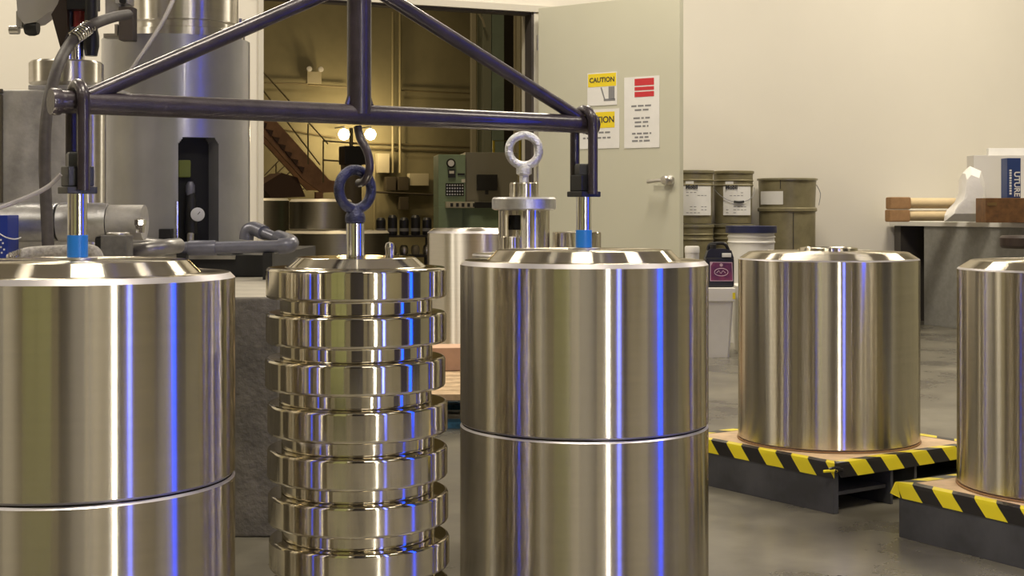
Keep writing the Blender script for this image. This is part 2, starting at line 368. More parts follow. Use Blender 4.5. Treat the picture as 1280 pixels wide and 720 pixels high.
# ------------------------------------------------------------------ pallets with hazard tape
def pallet(c, rot, label, seed, corner_flap=False):
    rnd = random.Random(seed); L = .305
    t = thing('hazard_taped_pallet', label, 'pallet', (c[0], c[1], 0), rot, 'black pallets edged with hazard tape')
    for x0, x1 in ((-L, -L+.02), (-.075, -.065), (.025, .035), (L-.02, L)):
        MB().box((x0, -L+.004, 0), (x1, L-.004, .115), bev=.0015).build('stringer', DKGREY, t)
    MB().box((-L+.021, -L+.02, .045), (-.077, L-.02, .055)).build('cross_board', DKGREY, t, smooth=False)
    MB().box((.037, -L+.02, .045), (L-.021, L-.02, .055)).build('cross_board', DKGREY, t, smooth=False)
    MB().box((-L, -L, .1155), (L, L, .126)).build('deck', BLACK, t, smooth=False)
    MB().box((-L+.002, -L+.002, .1262), (L-.002, L-.002, .1365), bev=.002).build('plywood_top', PLY, t)
    # tape: strips over each edge, slanted stripes
    for k in range(4):
        b = MB(); M = RZ(k*PI/2)
        per = .128; u = -L-.035 if corner_flap else -L-.02-rnd.uniform(0, .08); idx = 1 if corner_flap else 0
        prof = [(-L+.03, .1375, -.006), (-L-.0015, .1378, .013), (-L-.0025, .130, .018), (-L-.0025, .098, .04)]
        while u < L:
            wd = per*.5*rnd.uniform(.92, 1.08); m = idx % 2
            row0 = []; row1 = []
            for y, z, sl in prof:
                a = max(-L-.001, min(L+.001, u+sl*1.3)); e_ = max(-L-.001, min(L+.001, u+wd+sl*1.3))
                dz = .0015*math.sin(7*u+k)
                row0.append(b.bm.verts.new(M @ Vector((a, y, z+(dz if z < .12 else 0))))); row1.append(b.bm.verts.new(M @ Vector((e_, y, z+(dz if z < .12 else 0)))))
            for i in range(3):
                if (row0[i].co-row1[i].co).length > 1e-4 or (row0[i+1].co-row1[i+1].co).length > 1e-4:
                    f = b.bm.faces.new((row0[i], row1[i], row1[i+1], row0[i+1])); f.material_index = m
            u += wd; idx += 1
        bmesh.ops.dissolve_degenerate(b.bm, edges=b.bm.edges, dist=1e-5)
        b.build('hazard_tape', [BLKT, YEL], t, smooth=False)
    # crumpled corner of tape
    b = MB(); 
    for (dx, dz, m) in ((-.012, -.012, 1), (.0, -.005, 0), (.012, -.010, 0)):
        b.tube([(-L-.002+dx-.01, -L+.006-dx, .128+dz), (-L-.005, -L-.005, .132+dz), (-L+.015+dx, -L-.003, .129+dz)], .0042, 6, smooth=3, m=m)
    b.build('tape_corner', [BLKT, YEL], t)
    if corner_flap:
        MB().poly([(-L-.0035, L-.012, .099), (-L-.0035, L-.002, .139), (-L+.004, L+.012, .135), (-L-.004, L+.022, .106)], (-.0008, 0, 0)).build('tape_flap', YEL, t, smooth=False)
    return t
pallet(C3, math.radians(35), 'black pallet with yellow and black tape, wholly in view under middle right weight', 1)
pallet((1.386, 3.527), math.radians(31), 'black pallet with yellow and black tape, cut by right picture edge', 4, True)
block('steel_weight', 'weight', 'short steel cylinder standing alone on middle right taped pallet', C3, PT+.0042, PT+.0042+.535, R0, STEEL, top34(.535), topch=.004)
block('steel_weight', 'weight', 'steel cylinder cut by right picture edge on nearest taped pallet', C4, PT+.0042, PT+.0042+.535, R0, STEEL, top34(.535), topch=.004)
for c in (C3, C4):
    tag(MB().lathe([(R0+.003, 0), (R0+.003, .0028), (R0-.01, .0028)], 96).build('brown_liner_disc', CARD, loc=(c[0], c[1], PT+.0012)), 'thin brown board disc under '+('the middle right steel cylinder' if c is C3 else 'the steel cylinder at right picture edge'), 'board')

# ------------------------------------------------------------------ middle stack of grooved polished discs
CD = Vector((-.2995, 2.79, 0)); PER = .0858
offs = [0, 0, -.0015, .003, .0025, .004, .006, .0055]
words = ['topmost', 'second from top', 'third from top', 'fourth from top', 'fifth from top', 'sixth from top', 'seventh from top', 'lowest']
RD, RN = .1725, .146
for k in range(8):
    zt = TOP-.002-PER*k; z0 = zt-PER+.0006
    e_ = .0055
    pr = [(0, 0), (RN-.001, 0), (RN, .002), (RN, .0235), (RN+.0015, .0265), (RD-e_, .0265), (RD-e_*.35, .0265+e_*.35), (RD, .0265+e_)]
    h = zt-z0
    pr += [(RD, h-e_), (RD-e_*.35, h-e_*.35), (RD-e_, h)]
    if k == 0: pr += [(.138, h), (.134, h+.001), (.114, h+.018), (.111, h+.019), (.02, h+.019), (0, h+.019)]
    else: pr += [(0, h)]
    o = MB().lathe(pr, 96).build('grooved_disc_weight', MIRROR, loc=(CD.x+offs[k], CD.y, z0))
    tag(o, 'mirror polished steel disc weight, '+words[k]+' of the middle stack', 'weight', 'disc weights in the middle stack')
tag(MB().lathe([(0, 0), (.165, 0), (.165, TOP-.0025-PER*8), (0, TOP-.0025-PER*8)], 64).build('round_base_plate', SATIN, loc=(CD.x, CD.y, 0)), 'round steel base plate on floor under the disc stack', 'plate')
# eye bolt on it
DT = TOP-.002+.019
eb = thing('eye_bolt', 'dark blue painted eye bolt on bright stem above middle disc stack', 'eye bolt', (px(444, 300, 2.79).x, 2.79, DT+.0002))
MB().lathe([(.0165, 0), (.0172, .002), (.0172, .064), (.0155, .066), (0, .066)], 32).build('stem', CHROME, eb)
MB().lathe([(.0185, .066), (.020, .072), (.019, .080), (.013, .092), (.010, .098)], 24).build('neck', BLUEBLK, eb)
MB().torus((0, 0, .1295), .0362, .0102, RZ(math.radians(38)), sz=1.04, seg=44).build('ring', BLUEBLK, eb)
lp = px(487, 316, 2.885)
tag(MB().lathe([(.0085, 0), (.0085, .012), (.0098, .016), (.0075, .024), (0, .027)], 20).build('locating_pin', CHROME, loc=(lp.x, lp.y, DT)), 'small bright pin at back of the disc stack top', 'pin')

# ------------------------------------------------------------------ triangular lifting beam with shackles
E1, E2 = Vector((C1[0], C1[1], 1.003)), Vector((C2[0], C2[1], 1.003)); bd = (E2-E1).normalized(); bn = Vector((-bd.y, bd.x, 0)); mid = (E1+E2)/2+Vector((.0, 0, 0))
lb = thing('lifting_beam', 'dark triangular tube lifting beam hanging over the weights', 'lifting beam')
MB().tube([E1-bd*.035, E1, E2, E2+bd*.012], .0195, 20).build('bottom_tube', BEAMP, lb)
apex = Vector((mid.x, mid.y, 1.262))
MB().tube([mid, Vector((mid.x, mid.y, CEIL-.001))], .0235, 24).build('centre_tube', BEAMP, lb)
MB().tube([E1+bd*.02+Vector((0, 0, .012)), apex-bd*.005], .0138, 16).build('brace', BEAMP, lb)
MB().tube([E2-bd*.01+Vector((0, 0, .012)), apex+bd*.005], .0138, 16).build('brace', BEAMP, lb)
b = MB()
for p in (E1, E2): b.lathe([(.0225, -.008), (.0235, 0), (.0225, .008)], 20, p+bd*(-.038 if p is E1 else .02), Matrix(((bd.y, 0, bd.x, 0), (-bd.x, 0, bd.y, 0), (0, 1, 0, 0), (0, 0, 0, 1))).to_4x4())
b.build('end_collar', BEAMP, lb)
for s_ in (-1, 1):      # weld fillets at the post
    MB().tube([mid+bd*s_*.02+Vector((0, 0, .012)), mid+bd*s_*.026+Vector((0, 0, .020)), mid+bd*s_*.021+Vector((0, 0, .034))], .005, 8).build('weld', BEAMP, lb)
def pull_rod(E, label, lab2):
    t = thing('lifting_shackle', label, 'shackle', (E.x, E.y, 0))
    pts = [bn*.031*-1+Vector((0, 0, .862))]
    a = .0315; zc = 1.0025
    pts = [bn*(-a)+Vector((0, 0, .853)), bn*(-a)+Vector((0, 0, .93)), bn*(-a)+Vector((0, 0, zc))]
    pts += [bn*(-a*math.cos(q))+Vector((0, 0, zc+a*math.sin(q))) for q in [PI*k/10 for k in range(1, 10)]]
    pts += [bn*a+Vector((0, 0, zc)), bn*a+Vector((0, 0, .93)), bn*a+Vector((0, 0, .853))]
    MB().tube(pts, .0105, 16).build('shackle_bow', BEAMP, t)
    R_ = RZ(math.radians(35)-.0)
    MB().box((-.0225, -.0205, .8595), (.0225, .0205, .894), bev=.003, rot=R_).box((-.026, -.026, .847), (.026, .026, .859), bev=.002, rot=R_).build('clamp_block', BLACK, t)
    MB().lathe([(.0195, .8945), (.0195, .914), (.017, .918), (0, .918)], 6).build('bolt_head', BLACK, t)
    MB().lathe([(0, .7355), (.0163, .7355), (.0163, .8475), (0, .8475)], 32).build('rod', CHROME, t)
    MB().lathe([(.0164, .7385), (.0174, .739), (.0174, .776), (.0164, .7765)], 32, cap=False).build('blue_band', BLUETAPE, t)
    MB().lathe([(.0178, .7345), (.034, .7345), (.034, .738), (.0178, .738)], 32, cap=False).build('washer', SATIN, t)
pull_rod(E1, 'dark shackle and bright rod with blue band above the front left weight', '')
pull_rod(E2, 'dark shackle and bright rod with blue band above the centre weight', '')
hk = MB(); P = lambda x, y, Y: px(x, y, Y)
hk.tube([P(447, 158, 2.79), P(450, 172, 2.785), P(458, 187, 2.775), P(462, 202, 2.772), P(461, 216, 2.775), P(455, 227, 2.79), P(448, 229, 2.806)], .0080, 14, smooth=5)
tag(hk.build('lifting_hook', BEAMP), 'dark steel hook linking lifting beam to blue eye bolt', 'hook')

# ------------------------------------------------------------------ weight behind the centre pair with eye bolt fixture
cb = (.11, 3.96)
block('steel_weight', 'weight', 'steel cylinder hidden behind the centre pair, under the eye bolt fixture', cb, 0, .70, .22, STEEL_B)
def slotted(R, th, z0, z1, a0, a1, s0, s1, m_out, name, parent, corner=.02, na=96, mi=None):
    """hollow cylinder with a round-cornered slot; angles measured from -Y towards +X"""
    b = MB(); st = 2*PI/na
    angs = sorted(set([round(-PI+st*i, 5) for i in range(na)]+[round(a0+(a1-a0)*i/30, 5) for i in range(31)]))
    angs = [a for a in angs if not (a0 < a < a1 and not any(abs(a-(a0+(a1-a0)*i/30)) < 1e-4 for i in range(31)))]
    zs = sorted(set([z0, z1]+[s0+(s1-s0)*i/60 for i in range(61)]))
    def inside(a, z):
        if not (a0 < a < a1 and s0 < z < s1): return False
        x = min(a-a0, a1-a)*R; y = s1-z
        if x < corner and y < corner and (corner-x)**2+(corner-y)**2 > corner**2: return False
        return True
    n = len(angs); P_ = lambda r, a, z: (r*math.sin(a), -r*math.cos(a), z)
    vo = {}; 
    def v(r, i, k):
        key = (r, i % n, k)
        if key not in vo: vo[key] = b.bm.verts.new(P_(r, angs[i % n], zs[k]))
        return vo[key]
    hole = set()
    for i in range(n):
        a = angs[i]; a2 = angs[(i+1) % n]; am = (a+a2)/2 if a2 > a else a+.001
        for k in range(len(zs)-1):
            if inside(am, (zs[k]+zs[k+1])/2): hole.add((i, k))
            else: b.bm.faces.new((v(R, i, k), v(R, i+1, k), v(R, i+1, k+1), v(R, i, k+1)))
    for (i, k) in hole:
        if ((i-1) % n, k) not in hole: b.bm.faces.new((v(R, i, k), v(R, i, k+1), v(R-th, i, k+1), v(R-th, i, k)))
        if ((i+1) % n, k) not in hole: b.bm.faces.new((v(R, i+1, k), v(R, i+1, k+1), v(R-th, i+1, k+1), v(R-th, i+1, k)))
        if (i, k+1) not in hole: b.bm.faces.new((v(R, i, k+1), v(R, i+1, k+1), v(R-th, i+1, k+1), v(R-th, i, k+1)))
        if (i, k-1) not in hole: b.bm.faces.new((v(R, i, k), v(R, i+1, k), v(R-th, i+1, k), v(R-th, i, k)))
    topk = len(zs)-1
    b.bm.faces.new([v(R, i, topk) for i in range(n)])
    o = b.build(name, m_out, parent)
    MB().lathe([(R-th-.001, z0+.002), (R-th-.001, z1-.002)], 48).build('inner_core', mi or BLACKM, parent)
    return o
fx = thing('eye_bolt_fixture', 'bright steel flanged fixture with cast eye bolt behind the centre weight', 'fixture', (px(655, 300, 3.95).x, 3.95, .7005))
slotted(.070, .028, 0, .118, math.radians(-38), math.radians(-8), .065, .105, STEEL, 'body', fx, corner=.004, na=64)
MB().lathe([(.0, .1182), (.080, .1182), (.0875, .122), (.0875, .148), (.083, .153), (0, .153)], 64).build('flange', ALU, fx)
MB().lathe([(0, .1532), (.0395, .1532), (.0395, .190), (.037, .193), (0, .193)], 40).build('collar', STEEL, fx)
MB().lathe([(.013, .193), (.013, .212), (.021, .217), (.021, .232), (.012, .242)], 24).torus((0, 0, .281), .0415, .0115, RZ(.1), seg=44).build('eye_bolt', GALV, fx)
stp = px(638, 300, 3.855)
MB().lathe([(0, 0), (.0265, 0), (.0275, .001), (.0275, .046), (.025, .048), (0, .048)], 32, (stp.x-fx.location.x, stp.y-fx.location.y-.0, 0)).build('stub', STEEL, fx)
dp = px(721, 300, 3.99)
tag(MB().lathe([(0, 0), (.067, 0), (.067, .056), (.065, .058), (0, .058)], 48).build('small_disc_weight', STEEL, loc=(dp.x, dp.y, .7005)), 'small steel disc behind the blue banded rod of the centre weight', 'weight')

# ------------------------------------------------------------------ weights and pallets farther back
def wood_pallet(c, rot, L, Wd, label, boards, side, name='wooden_pallet'):
    t = thing(name, label, 'pallet', (c[0], c[1], 0), rot)
    for y in (-Wd/2+.02, 0, Wd/2-.02): MB().box((-L/2, y-.02, .02), (L/2, y+.02, .105)).build('stringer', side, t, smooth=False)
    n = boards; st = L/n
    for i in range(n):
        MB().box((-L/2+i*st+.006, -Wd/2, .1052), (-L/2+(i+1)*st-.006, Wd/2, .128), bev=.002).build('deck_board', WOOD, t)
    for i in (0, n//2, n-1): MB().box((-L/2+i*st+.006, -Wd/2, 0), (-L/2+(i+1)*st-.006, Wd/2, .0198)).build('bottom_board', side, t, smooth=False)
    return t
wood_pallet((-.14, 5.92), math.radians(91), 1.0, .8, 'wooden pallet with blue painted edge behind the disc stack', 8, BLUEW)
wood_pallet((-.16, 7.25), math.radians(90), 1.0, .9, 'rear wooden pallet under the distant steel cylinder', 7, WOOD)
c5 = (-.165, 7.3)
block('steel_weight', 'weight', 'distant steel cylinder between the disc stack and centre weight, before the opening', c5, .1285, .715, .262, STEEL_B, [(.23, .598), (.05, .60), (0, .60)], topch=.012)
tag(MB().box((-.16, -.09, 0), (.14, .09, .10), bev=.006).build('cardboard_box', mat('pale_cardboard', (.55, .36, .25), .8, noise=.08), loc=(-.20, 6.30, .1285), rz=.1), 'small pale cardboard box on blue edged pallet behind disc stack', 'box')

# ------------------------------------------------------------------ concrete plinth and force machine at left
pl = MB().box((-3.2, 3.62, 0), (-.585, 5.95, .60), bev=.012).build('concrete_plinth', CONC); MB().box((-3.19, 3.63, .6), (-.595, 4.70, .6004)).build('lit_top_face', CONCT, pl, smooth=False); tag(pl, 'pitted grey concrete plinth behind the left weight and disc stack', 'plinth')  # thin pale cap paints the light falling on the plinth top
bp_ = thing('machine_base_plate', 'dark oily steel base plate of force machine on concrete plinth', 'plate', (0, 0, .6005))
MB().box((-3.1, 4.72, 0), (-.80, 5.9, .072), bev=.004).build('plate', BLACK, bp_)
MB().box((-1.75, 4.705, .058), (-.9, 4.7195, .070)).build('front_lip', SATIN, bp_, smooth=False)
rb = random.Random(3)
for i in range(5):
    x = -1.35+i*.11
    MB().lathe([(.018, .0725), (.018, .085), (.012, .089), (0, .089)], 6, (x, 4.78+rb.uniform(0, .03), 0)).build('bolt', SATIN if i % 2 else BLACK, bp_)
PZ = .673
yc = 5.17; CR = .2585
col = thing('machine_column', 'tall grey painted hollow machine column with black slot', 'machine column', (px(220.5, 0, yc).x, yc, PZ), math.atan2(220.5-640, -F)+PI if False else -math.atan2(px(220.5, 0, yc).x, yc)*1.0)
ztop = px(0, 46, yc-CR*.6).z-PZ
sl0, sl1 = px(0, 306, yc-CR).z-PZ, px(0, 171, yc-CR).z-PZ
slotted(CR, .06, 0, ztop, math.asin(.006/CR), math.asin(.142/CR), .012, sl1, COLP, 'column_shell', col, corner=.03)
MB().lathe([(CR+.001, 0), (CR+.001, .042), (CR+.0002, .043)], 64, cap=False).bm.free()
up = MB().lathe([(0, ztop+.001), (.185, ztop+.001), (.185, ztop+.035), (.178, ztop+.038), (.178, ztop+.06), (.187, ztop+.063), (.187, 2.2), (0, 2.2)], 96, (.03, 0, 0)).build('upper_cylinder', STEEL_B, col)
MB().lathe([(.006, ztop), (.006, ztop+.09)], 8, (.225, .0, 0)).lathe([(.004, ztop), (.004, ztop+.09)], 8, (.238, .02, 0)).build('guide_pin', SATIN, col)
cs = lambda x, y, Y=4.93: px(x, y, Y)-col.location     # slot fittings in world-aligned offsets
inv = RZ(-col.rotation_euler[2])
def L_(x, y, Y=4.96): return inv @ (px(x, y, Y)-col.location)
b = MB(); p = L_(239, 262); q = L_(239, 292)
b.lathe([(.022, q.z), (.022, p.z-.02), (.018, p.z+.035), (.012, p.z+.06)], 16, (p.x, p.y, 0)); b.build('valve_body', BLACK, col)
p = L_(238, 236); MB().lathe([(.010, -.035), (.016, -.01), (.015, .012), (.008, .025)], 16, p).build('valve_knob', PIPEG, col)
p = L_(231, 211, 4.98); MB().box(p-Vector((.022, .012, .03)), p+Vector((.020, .012, .03)), bev=.006).build('green_fitting', mat('olive_green_plastic', (.16, .19, .03), .5), col)
p = L_(247, 268, 4.93); MB().lathe([(.0225, 0), (.0235, .006), (.0235, .02), (.020, .022)], 24, p, RX(PI/2)).build('gauge', GLASSW, col)
MB().tube([p+Vector((0, -.0225, 0)), p+Vector((.008, -.0228, .009))], .0012, 6).build('gauge_needle', INK, col)
p = L_(221.5, 252, 4.90); q = L_(221.5, 318, 4.90); MB().tube([p, q], .0045, 10).build('chrome_rod', CHROME, col)
p = L_(238, 296, 4.93); MB().lathe([(.012, -.02), (.012, .01), (.009, .014)], 12, p).build('pipe_stub', SATIN, col)
sg = MB().box((-.235, -.20, 0.0), (-.05, -.185, .001)); sg.bm.free()
# left block machine
PZL = .6005
yl = 4.30
blk = thing('machine_casting', 'grey painted machine casting with steel disc at far left', 'machine', (0, 0, .6005))
x0, x1 = px(-40, 0, yl).x, px(84, 0, yl).x
MB().box((x0, yl, 0), (x1, yl+.3, px(0, 112, yl).z-PZL), bev=.012).build('casting_body', CASTG, blk)
MB().box((px(-40, 0, yl).x, yl-.012, px(0, 116, yl).z-PZL), (px(4, 0, yl).x, yl+.0, px(0, 111, yl).z-PZL-.001)).box((x0, yl-.012, 0), (px(4, 0, yl).x, yl-.0005, px(0, 119, yl).z-PZL)).build('dark_side_panel', mat('dark_olive_paint', (.10, .085, .06), .5), blk, smooth=False)
zt = px(0, 112, yl).z-PZL
b = MB(); b.box((px(32, 0, yl).x, yl+.02, zt+.0005), (px(130, 0, yl).x, yl+.3, zt+.016), bev=.004); b.build('top_flange', CASTG, blk)
dc = px(83, 0, yl+.13)
MB().lathe([(0, 0), (.100, 0), (.110, .012), (.110, .072), (.104, .078), (0, .078)], 64, (dc.x, dc.y, zt+.017)).build('steel_disc', STEEL_B, blk)
MB().lathe([(0, 0), (.060, 0), (.060, zt-.002), (0, zt-.002)], 48, (px(107, 0, yl+.12).x, yl+.12, 0)).build('steel_post', STEEL_B, blk)
dz = zt+.0955
MB().lathe([(.020, 0), (.020, px(0, 49, 4.43).z-PZL-dz), (.017, px(0, 48.5, 4.43).z-PZL-dz)], 24, (px(97, 0, yl+.13).x, yl+.13, dz)).lathe([(.012, 0), (.012, .05)], 16, (px(90, 0, yl+.1).x, yl+.07, dz)).build('rod', CHROME, blk)
# actuator hanging above the disc
ac = thing('hydraulic_actuator', 'dark hydraulic actuator with red body above far left steel disc', 'actuator', (0, 0, 0))
Ya = 4.42
def pp(pts, Y, dY): return [px(x, y, Y) for x, y in pts], Vector((0, dY, 0))
MB().poly(*pp([(64, 18), (72, 5), (84, -30), (84, 40), (76, 62)], Ya, .02)).build('wedge_plate', mat('brown_black_steel', (.05, .035, .028), .5, .3), ac, smooth=False)
MB().lathe([(.016, px(0, 44, Ya).z), (.016, CEIL-.001)], 16, (px(81, 0, Ya).x, Ya+.05, 0)).build('black_cylinder', BLACK, ac)
MB().lathe([(.021, px(0, 34, Ya).z), (.021, px(0, 4, Ya).z)], 20, (px(94, 0, Ya).x, Ya+.05, 0)).build('red_cylinder', REDM, ac)
MB().lathe([(.018, px(0, 70, Ya).z), (.024, px(0, 58, Ya).z), (.024, px(0, 45, Ya).z), (.020, px(0, 38, Ya).z), (.020, px(0, -30, Ya).z)], 20, (px(114, 0, Ya).x, Ya, 0)).build('black_strut', BLACK, ac)
MB().lathe([(.021, px(0, 47, Ya).z+.0), (.021, px(0, 35, Ya).z)], 20, (px(98, 0, Ya).x, Ya-.01, 0)).build('neck', BLUEBLK, ac)
MB().box(px(84, 12, Ya)+Vector((0, -.01, 0)), px(120, -8, Ya)+Vector((0, .05, 0)), bev=.004).build('yoke', BLACK, ac)
# bracket box right of it
br = thing('hose_bracket', 'dark steel bracket and clamp holding the hose beside upper cylinder', 'bracket', (0, 0, 0))
Yb = 4.85
MB().box(px(148, 50, Yb), px(166, 8, Yb)+Vector((0, .06, 0)), bev=.004).build('upright', mat('brown_grey_steel', (.14, .12, .10), .5, .4), br)
MB().box(px(128, 47, Yb)+Vector((0, .01, 0)), px(148, 41, Yb)+Vector((0, .05, 0)), bev=.002).box(px(143, 44, Yb), px(147, 30, Yb)+Vector((0, .05, 0)), bev=.002).build('lower_arm', SATIN, br)
MB().box(px(130, 20, Yb)+Vector((0, .01, 0)), px(150, -12, Yb)+Vector((0, .07, 0)), bev=.004).build('grey_block', CASTG, br)
MB().box(px(147, 6, Yb)+Vector((0, -.03, 0)), px(163, -12, Yb)+Vector((0, .05, 0)), bev=.003).build('clamp', ALU, br)
MB().lathe([(.011, 0), (.011, .01), (0, .01)], 12, px(157, 3, Yb)+Vector((0, -.031, 0)), RX(PI/2)).build('screw', BLACK, br)
# pale arm with a knob, upper left
arm = thing('articulated_arm', 'pale grey machine arm with black knob at top left corner', 'machine arm', (0, 0, 0))
Yr = 4.6
MB().poly(*pp([(18, -30), (22, 20), (30, 30), (45, 27), (60, 16), (95, 2), (110, -8), (110, -30)], Yr, .09)).build('arm_body', mat('pale_arm_paint', (.5, .48, .45), .5, noise=.04), arm, smooth=False)
MB().box(px(17, 33, Yr)+Vector((0, .02, 0)), px(25, 12, Yr)+Vector((0, .06, 0)), bev=.004).build('arm_tab', CASTG, arm)
MB().box(px(60, -29, Yr)+Vector((0, .02, 0)), Vector((px(80, 0, Yr).x, Yr+.07, CEIL-.001))).build('hanger_post', CASTG, arm, smooth=False)
MB().lathe([(0, -.02), (.022, -.02), (.027, -.008), (.027, .008), (.022, .02), (0, .02)], 20, px(36, 33, Yr)+Vector((0, .03, 0)), RY(PI/2)).build('knob', BLACK, arm)
MB().lathe([(.014, -.03), (.014, .0)], 14, px(20, 36, Yr)+Vector((0, .03, 0)), RY(PI/2)).build('knob_shaft', SATIN, arm)
# horizontal steel cylinder
hcy = thing('horizontal_cylinder', 'grey horizontal cylinder with dark ring seam behind the left rod', 'cylinder', (0, 0, 0))
Yh = 4.145
ax = px(0, 278, Yh); r_ = .056
MB().lathe([(0, 0), (r_-.01, 0), (r_, .01), (r_, .30), (r_-.003, .302)], 48, (px(-60, 0, Yh).x, Yh, ax.z), RY(PI/2)).build('end_section', ALU, hcy)
xs = px(-60, 0, Yh).x+.303
MB().lathe([(r_-.004, 0), (r_-.004, .006)], 48, (xs, Yh, ax.z), RY(PI/2)).build('seam', BLACK, hcy)
MB().lathe([(r_-.002, 0), (r_, .002), (r_, .12), (r_*.97, .14)], 48, (xs+.0065, Yh, ax.z), RY(PI/2)).build('middle_section', ALU, hcy)
MB().lathe([(r_*.9, 0), (r_*.9, .10)], 48, (xs+.148, Yh, ax.z), RY(PI/2)).build('rear_section', CASTG, hcy)
for dx in (.1, .42): MB().box((px(-60, 0, Yh).x+dx, Yh-.04, .6005), (px(-60, 0, Yh).x+dx+.05, Yh+.04, ax.z-r_+.012), bev=.003).build('saddle', BLACK, hcy)
# blue carton
bx = thing('blue_carton', 'small blue carton with faint white print at left picture edge', 'carton', (0, 0, 0))
YB = 3.93
zb = .6005
MB().box((px(-34, 0, YB).x, YB, zb), (px(9.5, 0, YB).x, YB+.09, px(0, 269, YB).z), bev=.002).build('box', BLUEB, bx)
b = MB()
for i, (x, y) in enumerate(((1, 300), (3.5, 304), (1, 309), (5, 312), (2, 316))): b.box(px(x-1, y+1, YB-.0008), px(x+1.2, y-1.2, YB-.0002))
b.build('faint_print', PAPER, bx, smooth=False)['kind'] = 'stuff'
# conduits
con = thing('grey_conduit', 'grey conduit with coupling and elbows running before machine column', 'pipe', (0, 0, 0))
Yp = 4.55
MB().tube([px(205, 311, Yp), px(232, 310, Yp), px(300, 309, Yp), px(349, 308, Yp)], .0195, 16).build('pipe', PIPEG, con)
MB().tube([px(236, 310, Yp), px(238, 310, Yp), px(268, 310, Yp), px(270, 310, Yp)], [.023, .0245, .0245, .023], 18).build('coupling', PIPEG, con)
MB().tube([px(349, 308, Yp), px(360, 307, Yp), px(364, 304, Yp+.03), px(360, 301, Yp+.09), px(348, 297, Yp+.16)], .0245, 16, smooth=4).build('elbow', PIPEG, con)
MB().tube([px(350, 299, Yp+.15), px(330, 291, Yp+.2), px(318, 288, Yp+.25)], .0175, 14).build('pipe', PIPEG, con)
MB().tube([px(330, 291, Yp+.2), px(318, 286, Yp+.24), px(310, 289, Yp+.25), px(308, 300, Yp+.25)], .024, 16, smooth=4).build('elbow', PIPEG, con)
MB().tube([px(222, 310, Yp), px(200, 308, Yp-.03), px(168, 305, Yp-.1), px(147, 308, Yp-.16), px(146, 314, Yp-.24), px(170, 314, Yp-.33), px(205, 309, Yp-.30), px(222, 307, Yp-.22)], .0235, 16, smooth=5).build('bend', mat('dull_steel_bend', (.28, .27, .26), .36, .6, noise=.15, scale=18), con)
for xx in (-1.05, -.78): MB().box((xx, Yp-.02, .6005), (xx+.03, Yp+.02, .684)).build('support', BLACK, con, smooth=False)
# clutter between: junction fitting, flexible grey hose
jf = thing('junction_fitting', 'grey cast junction fitting left of conduit bend', 'fitting', (0, 0, 0))
Yj = 3.98
MB().box(px(125, 338, Yj), px(158, 294, Yj)+Vector((0, .075, 0)), bev=.006).build('body', mat('dark_grey_cast', (.15, .145, .14), .5, .3, noise=.2, scale=30), jf)
MB().torus(px(143, 294, Yj)+Vector((0, .037, .002)), .026, .006, RX(PI/2)).build('rim', SATIN, jf)
MB().lathe([(.012, 0), (.014, .02), (.017, .022), (.017, .036), (.012, .04)], 8, px(175, 291, Yj+.05)).build('union_nut', CHROME, jf)
MB().tube([px(135, 305, Yj), px(150, 290, Yj-.01), px(185, 285, Yj+.1)], .004, 8, smooth=5).bm.free()
MB().box(px(198, 317, 4.85), px(214, 286, 4.85)+Vector((0, .04, 0)), bev=.004).build('black_block', BLACK, jf)
fh = MB(); pts = [px(12, 325, 3.84), px(24, 320, 3.84), px(40, 316, 3.86), px(75, 314, 3.86), px(112, 313, 3.86), px(122, 322, 3.86), px(124, 345, 3.86), px(124, 364, 3.86)]
fh.tube(pts, .0165, 14, smooth=6); tag(fh.build('flexible_hose', mat('braided_grey_hose', (.36, .34, .32), .6, 0, noise=.3, scale=90)), 'light grey braided hose behind blue band of left rod', 'hose')
# coil spring end of that hose
cp = []
for i in range(90):
    a = i/90*2*PI*7; s_ = i/90; c_ = px(12+s_*17, 325-s_*6, 3.84); cp.append(c_+Vector((0, .019*math.cos(a), .019*math.sin(a))))
tag(MB().tube(cp, .0022, 5).build('coil_spring', CHROME), 'small coil spring around the light grey braided hose', 'spring')
# big black hose with spring guard, thin cables
hp = [px(160, 18, 4.65), px(140, 22, 4.5), px(118, 30, 4.35), px(100, 41, 4.3), px(84, 60, 4.25), px(72, 84, 4.15), px(62, 120, 4.08), px(57, 160, 4.04), px(56, 210, 4.02), px(58, 260, 4.0), px(60, 305, 3.98), px(61, 330, 3.98)]
hh = thing('black_hose', 'thick black hose arching down at upper left with spring guard', 'hose', (0, 0, 0))
MB().tube(hp, .0165, 16, smooth=6).build('hose', HOSE, hh)
MB().lathe([(.021, 0), (.021, .03)], 16, hp[-1]-Vector((0, 0, .02))).build('end_ferrule', BLACK, hh)
MB().tube([px(110, 31, 4.3), px(96, 44, 4.29)], .0185, 14).bm.free()
cp = []; A_, B_ = px(112, 33, 4.335), px(92, 48, 4.28); dd = (B_-A_).normalized(); s1_ = dd.cross(Vector((0, 1, 0))).normalized(); s2_ = dd.cross(s1_)
for i in range(150):
    a = i/150*2*PI*7.5; cp.append(A_.lerp(B_, i/149)+s1_*.019*math.cos(a)+s2_*.019*math.sin(a))
MB().tube(cp, .003, 6).build('spring_guard', CHROME, hh)
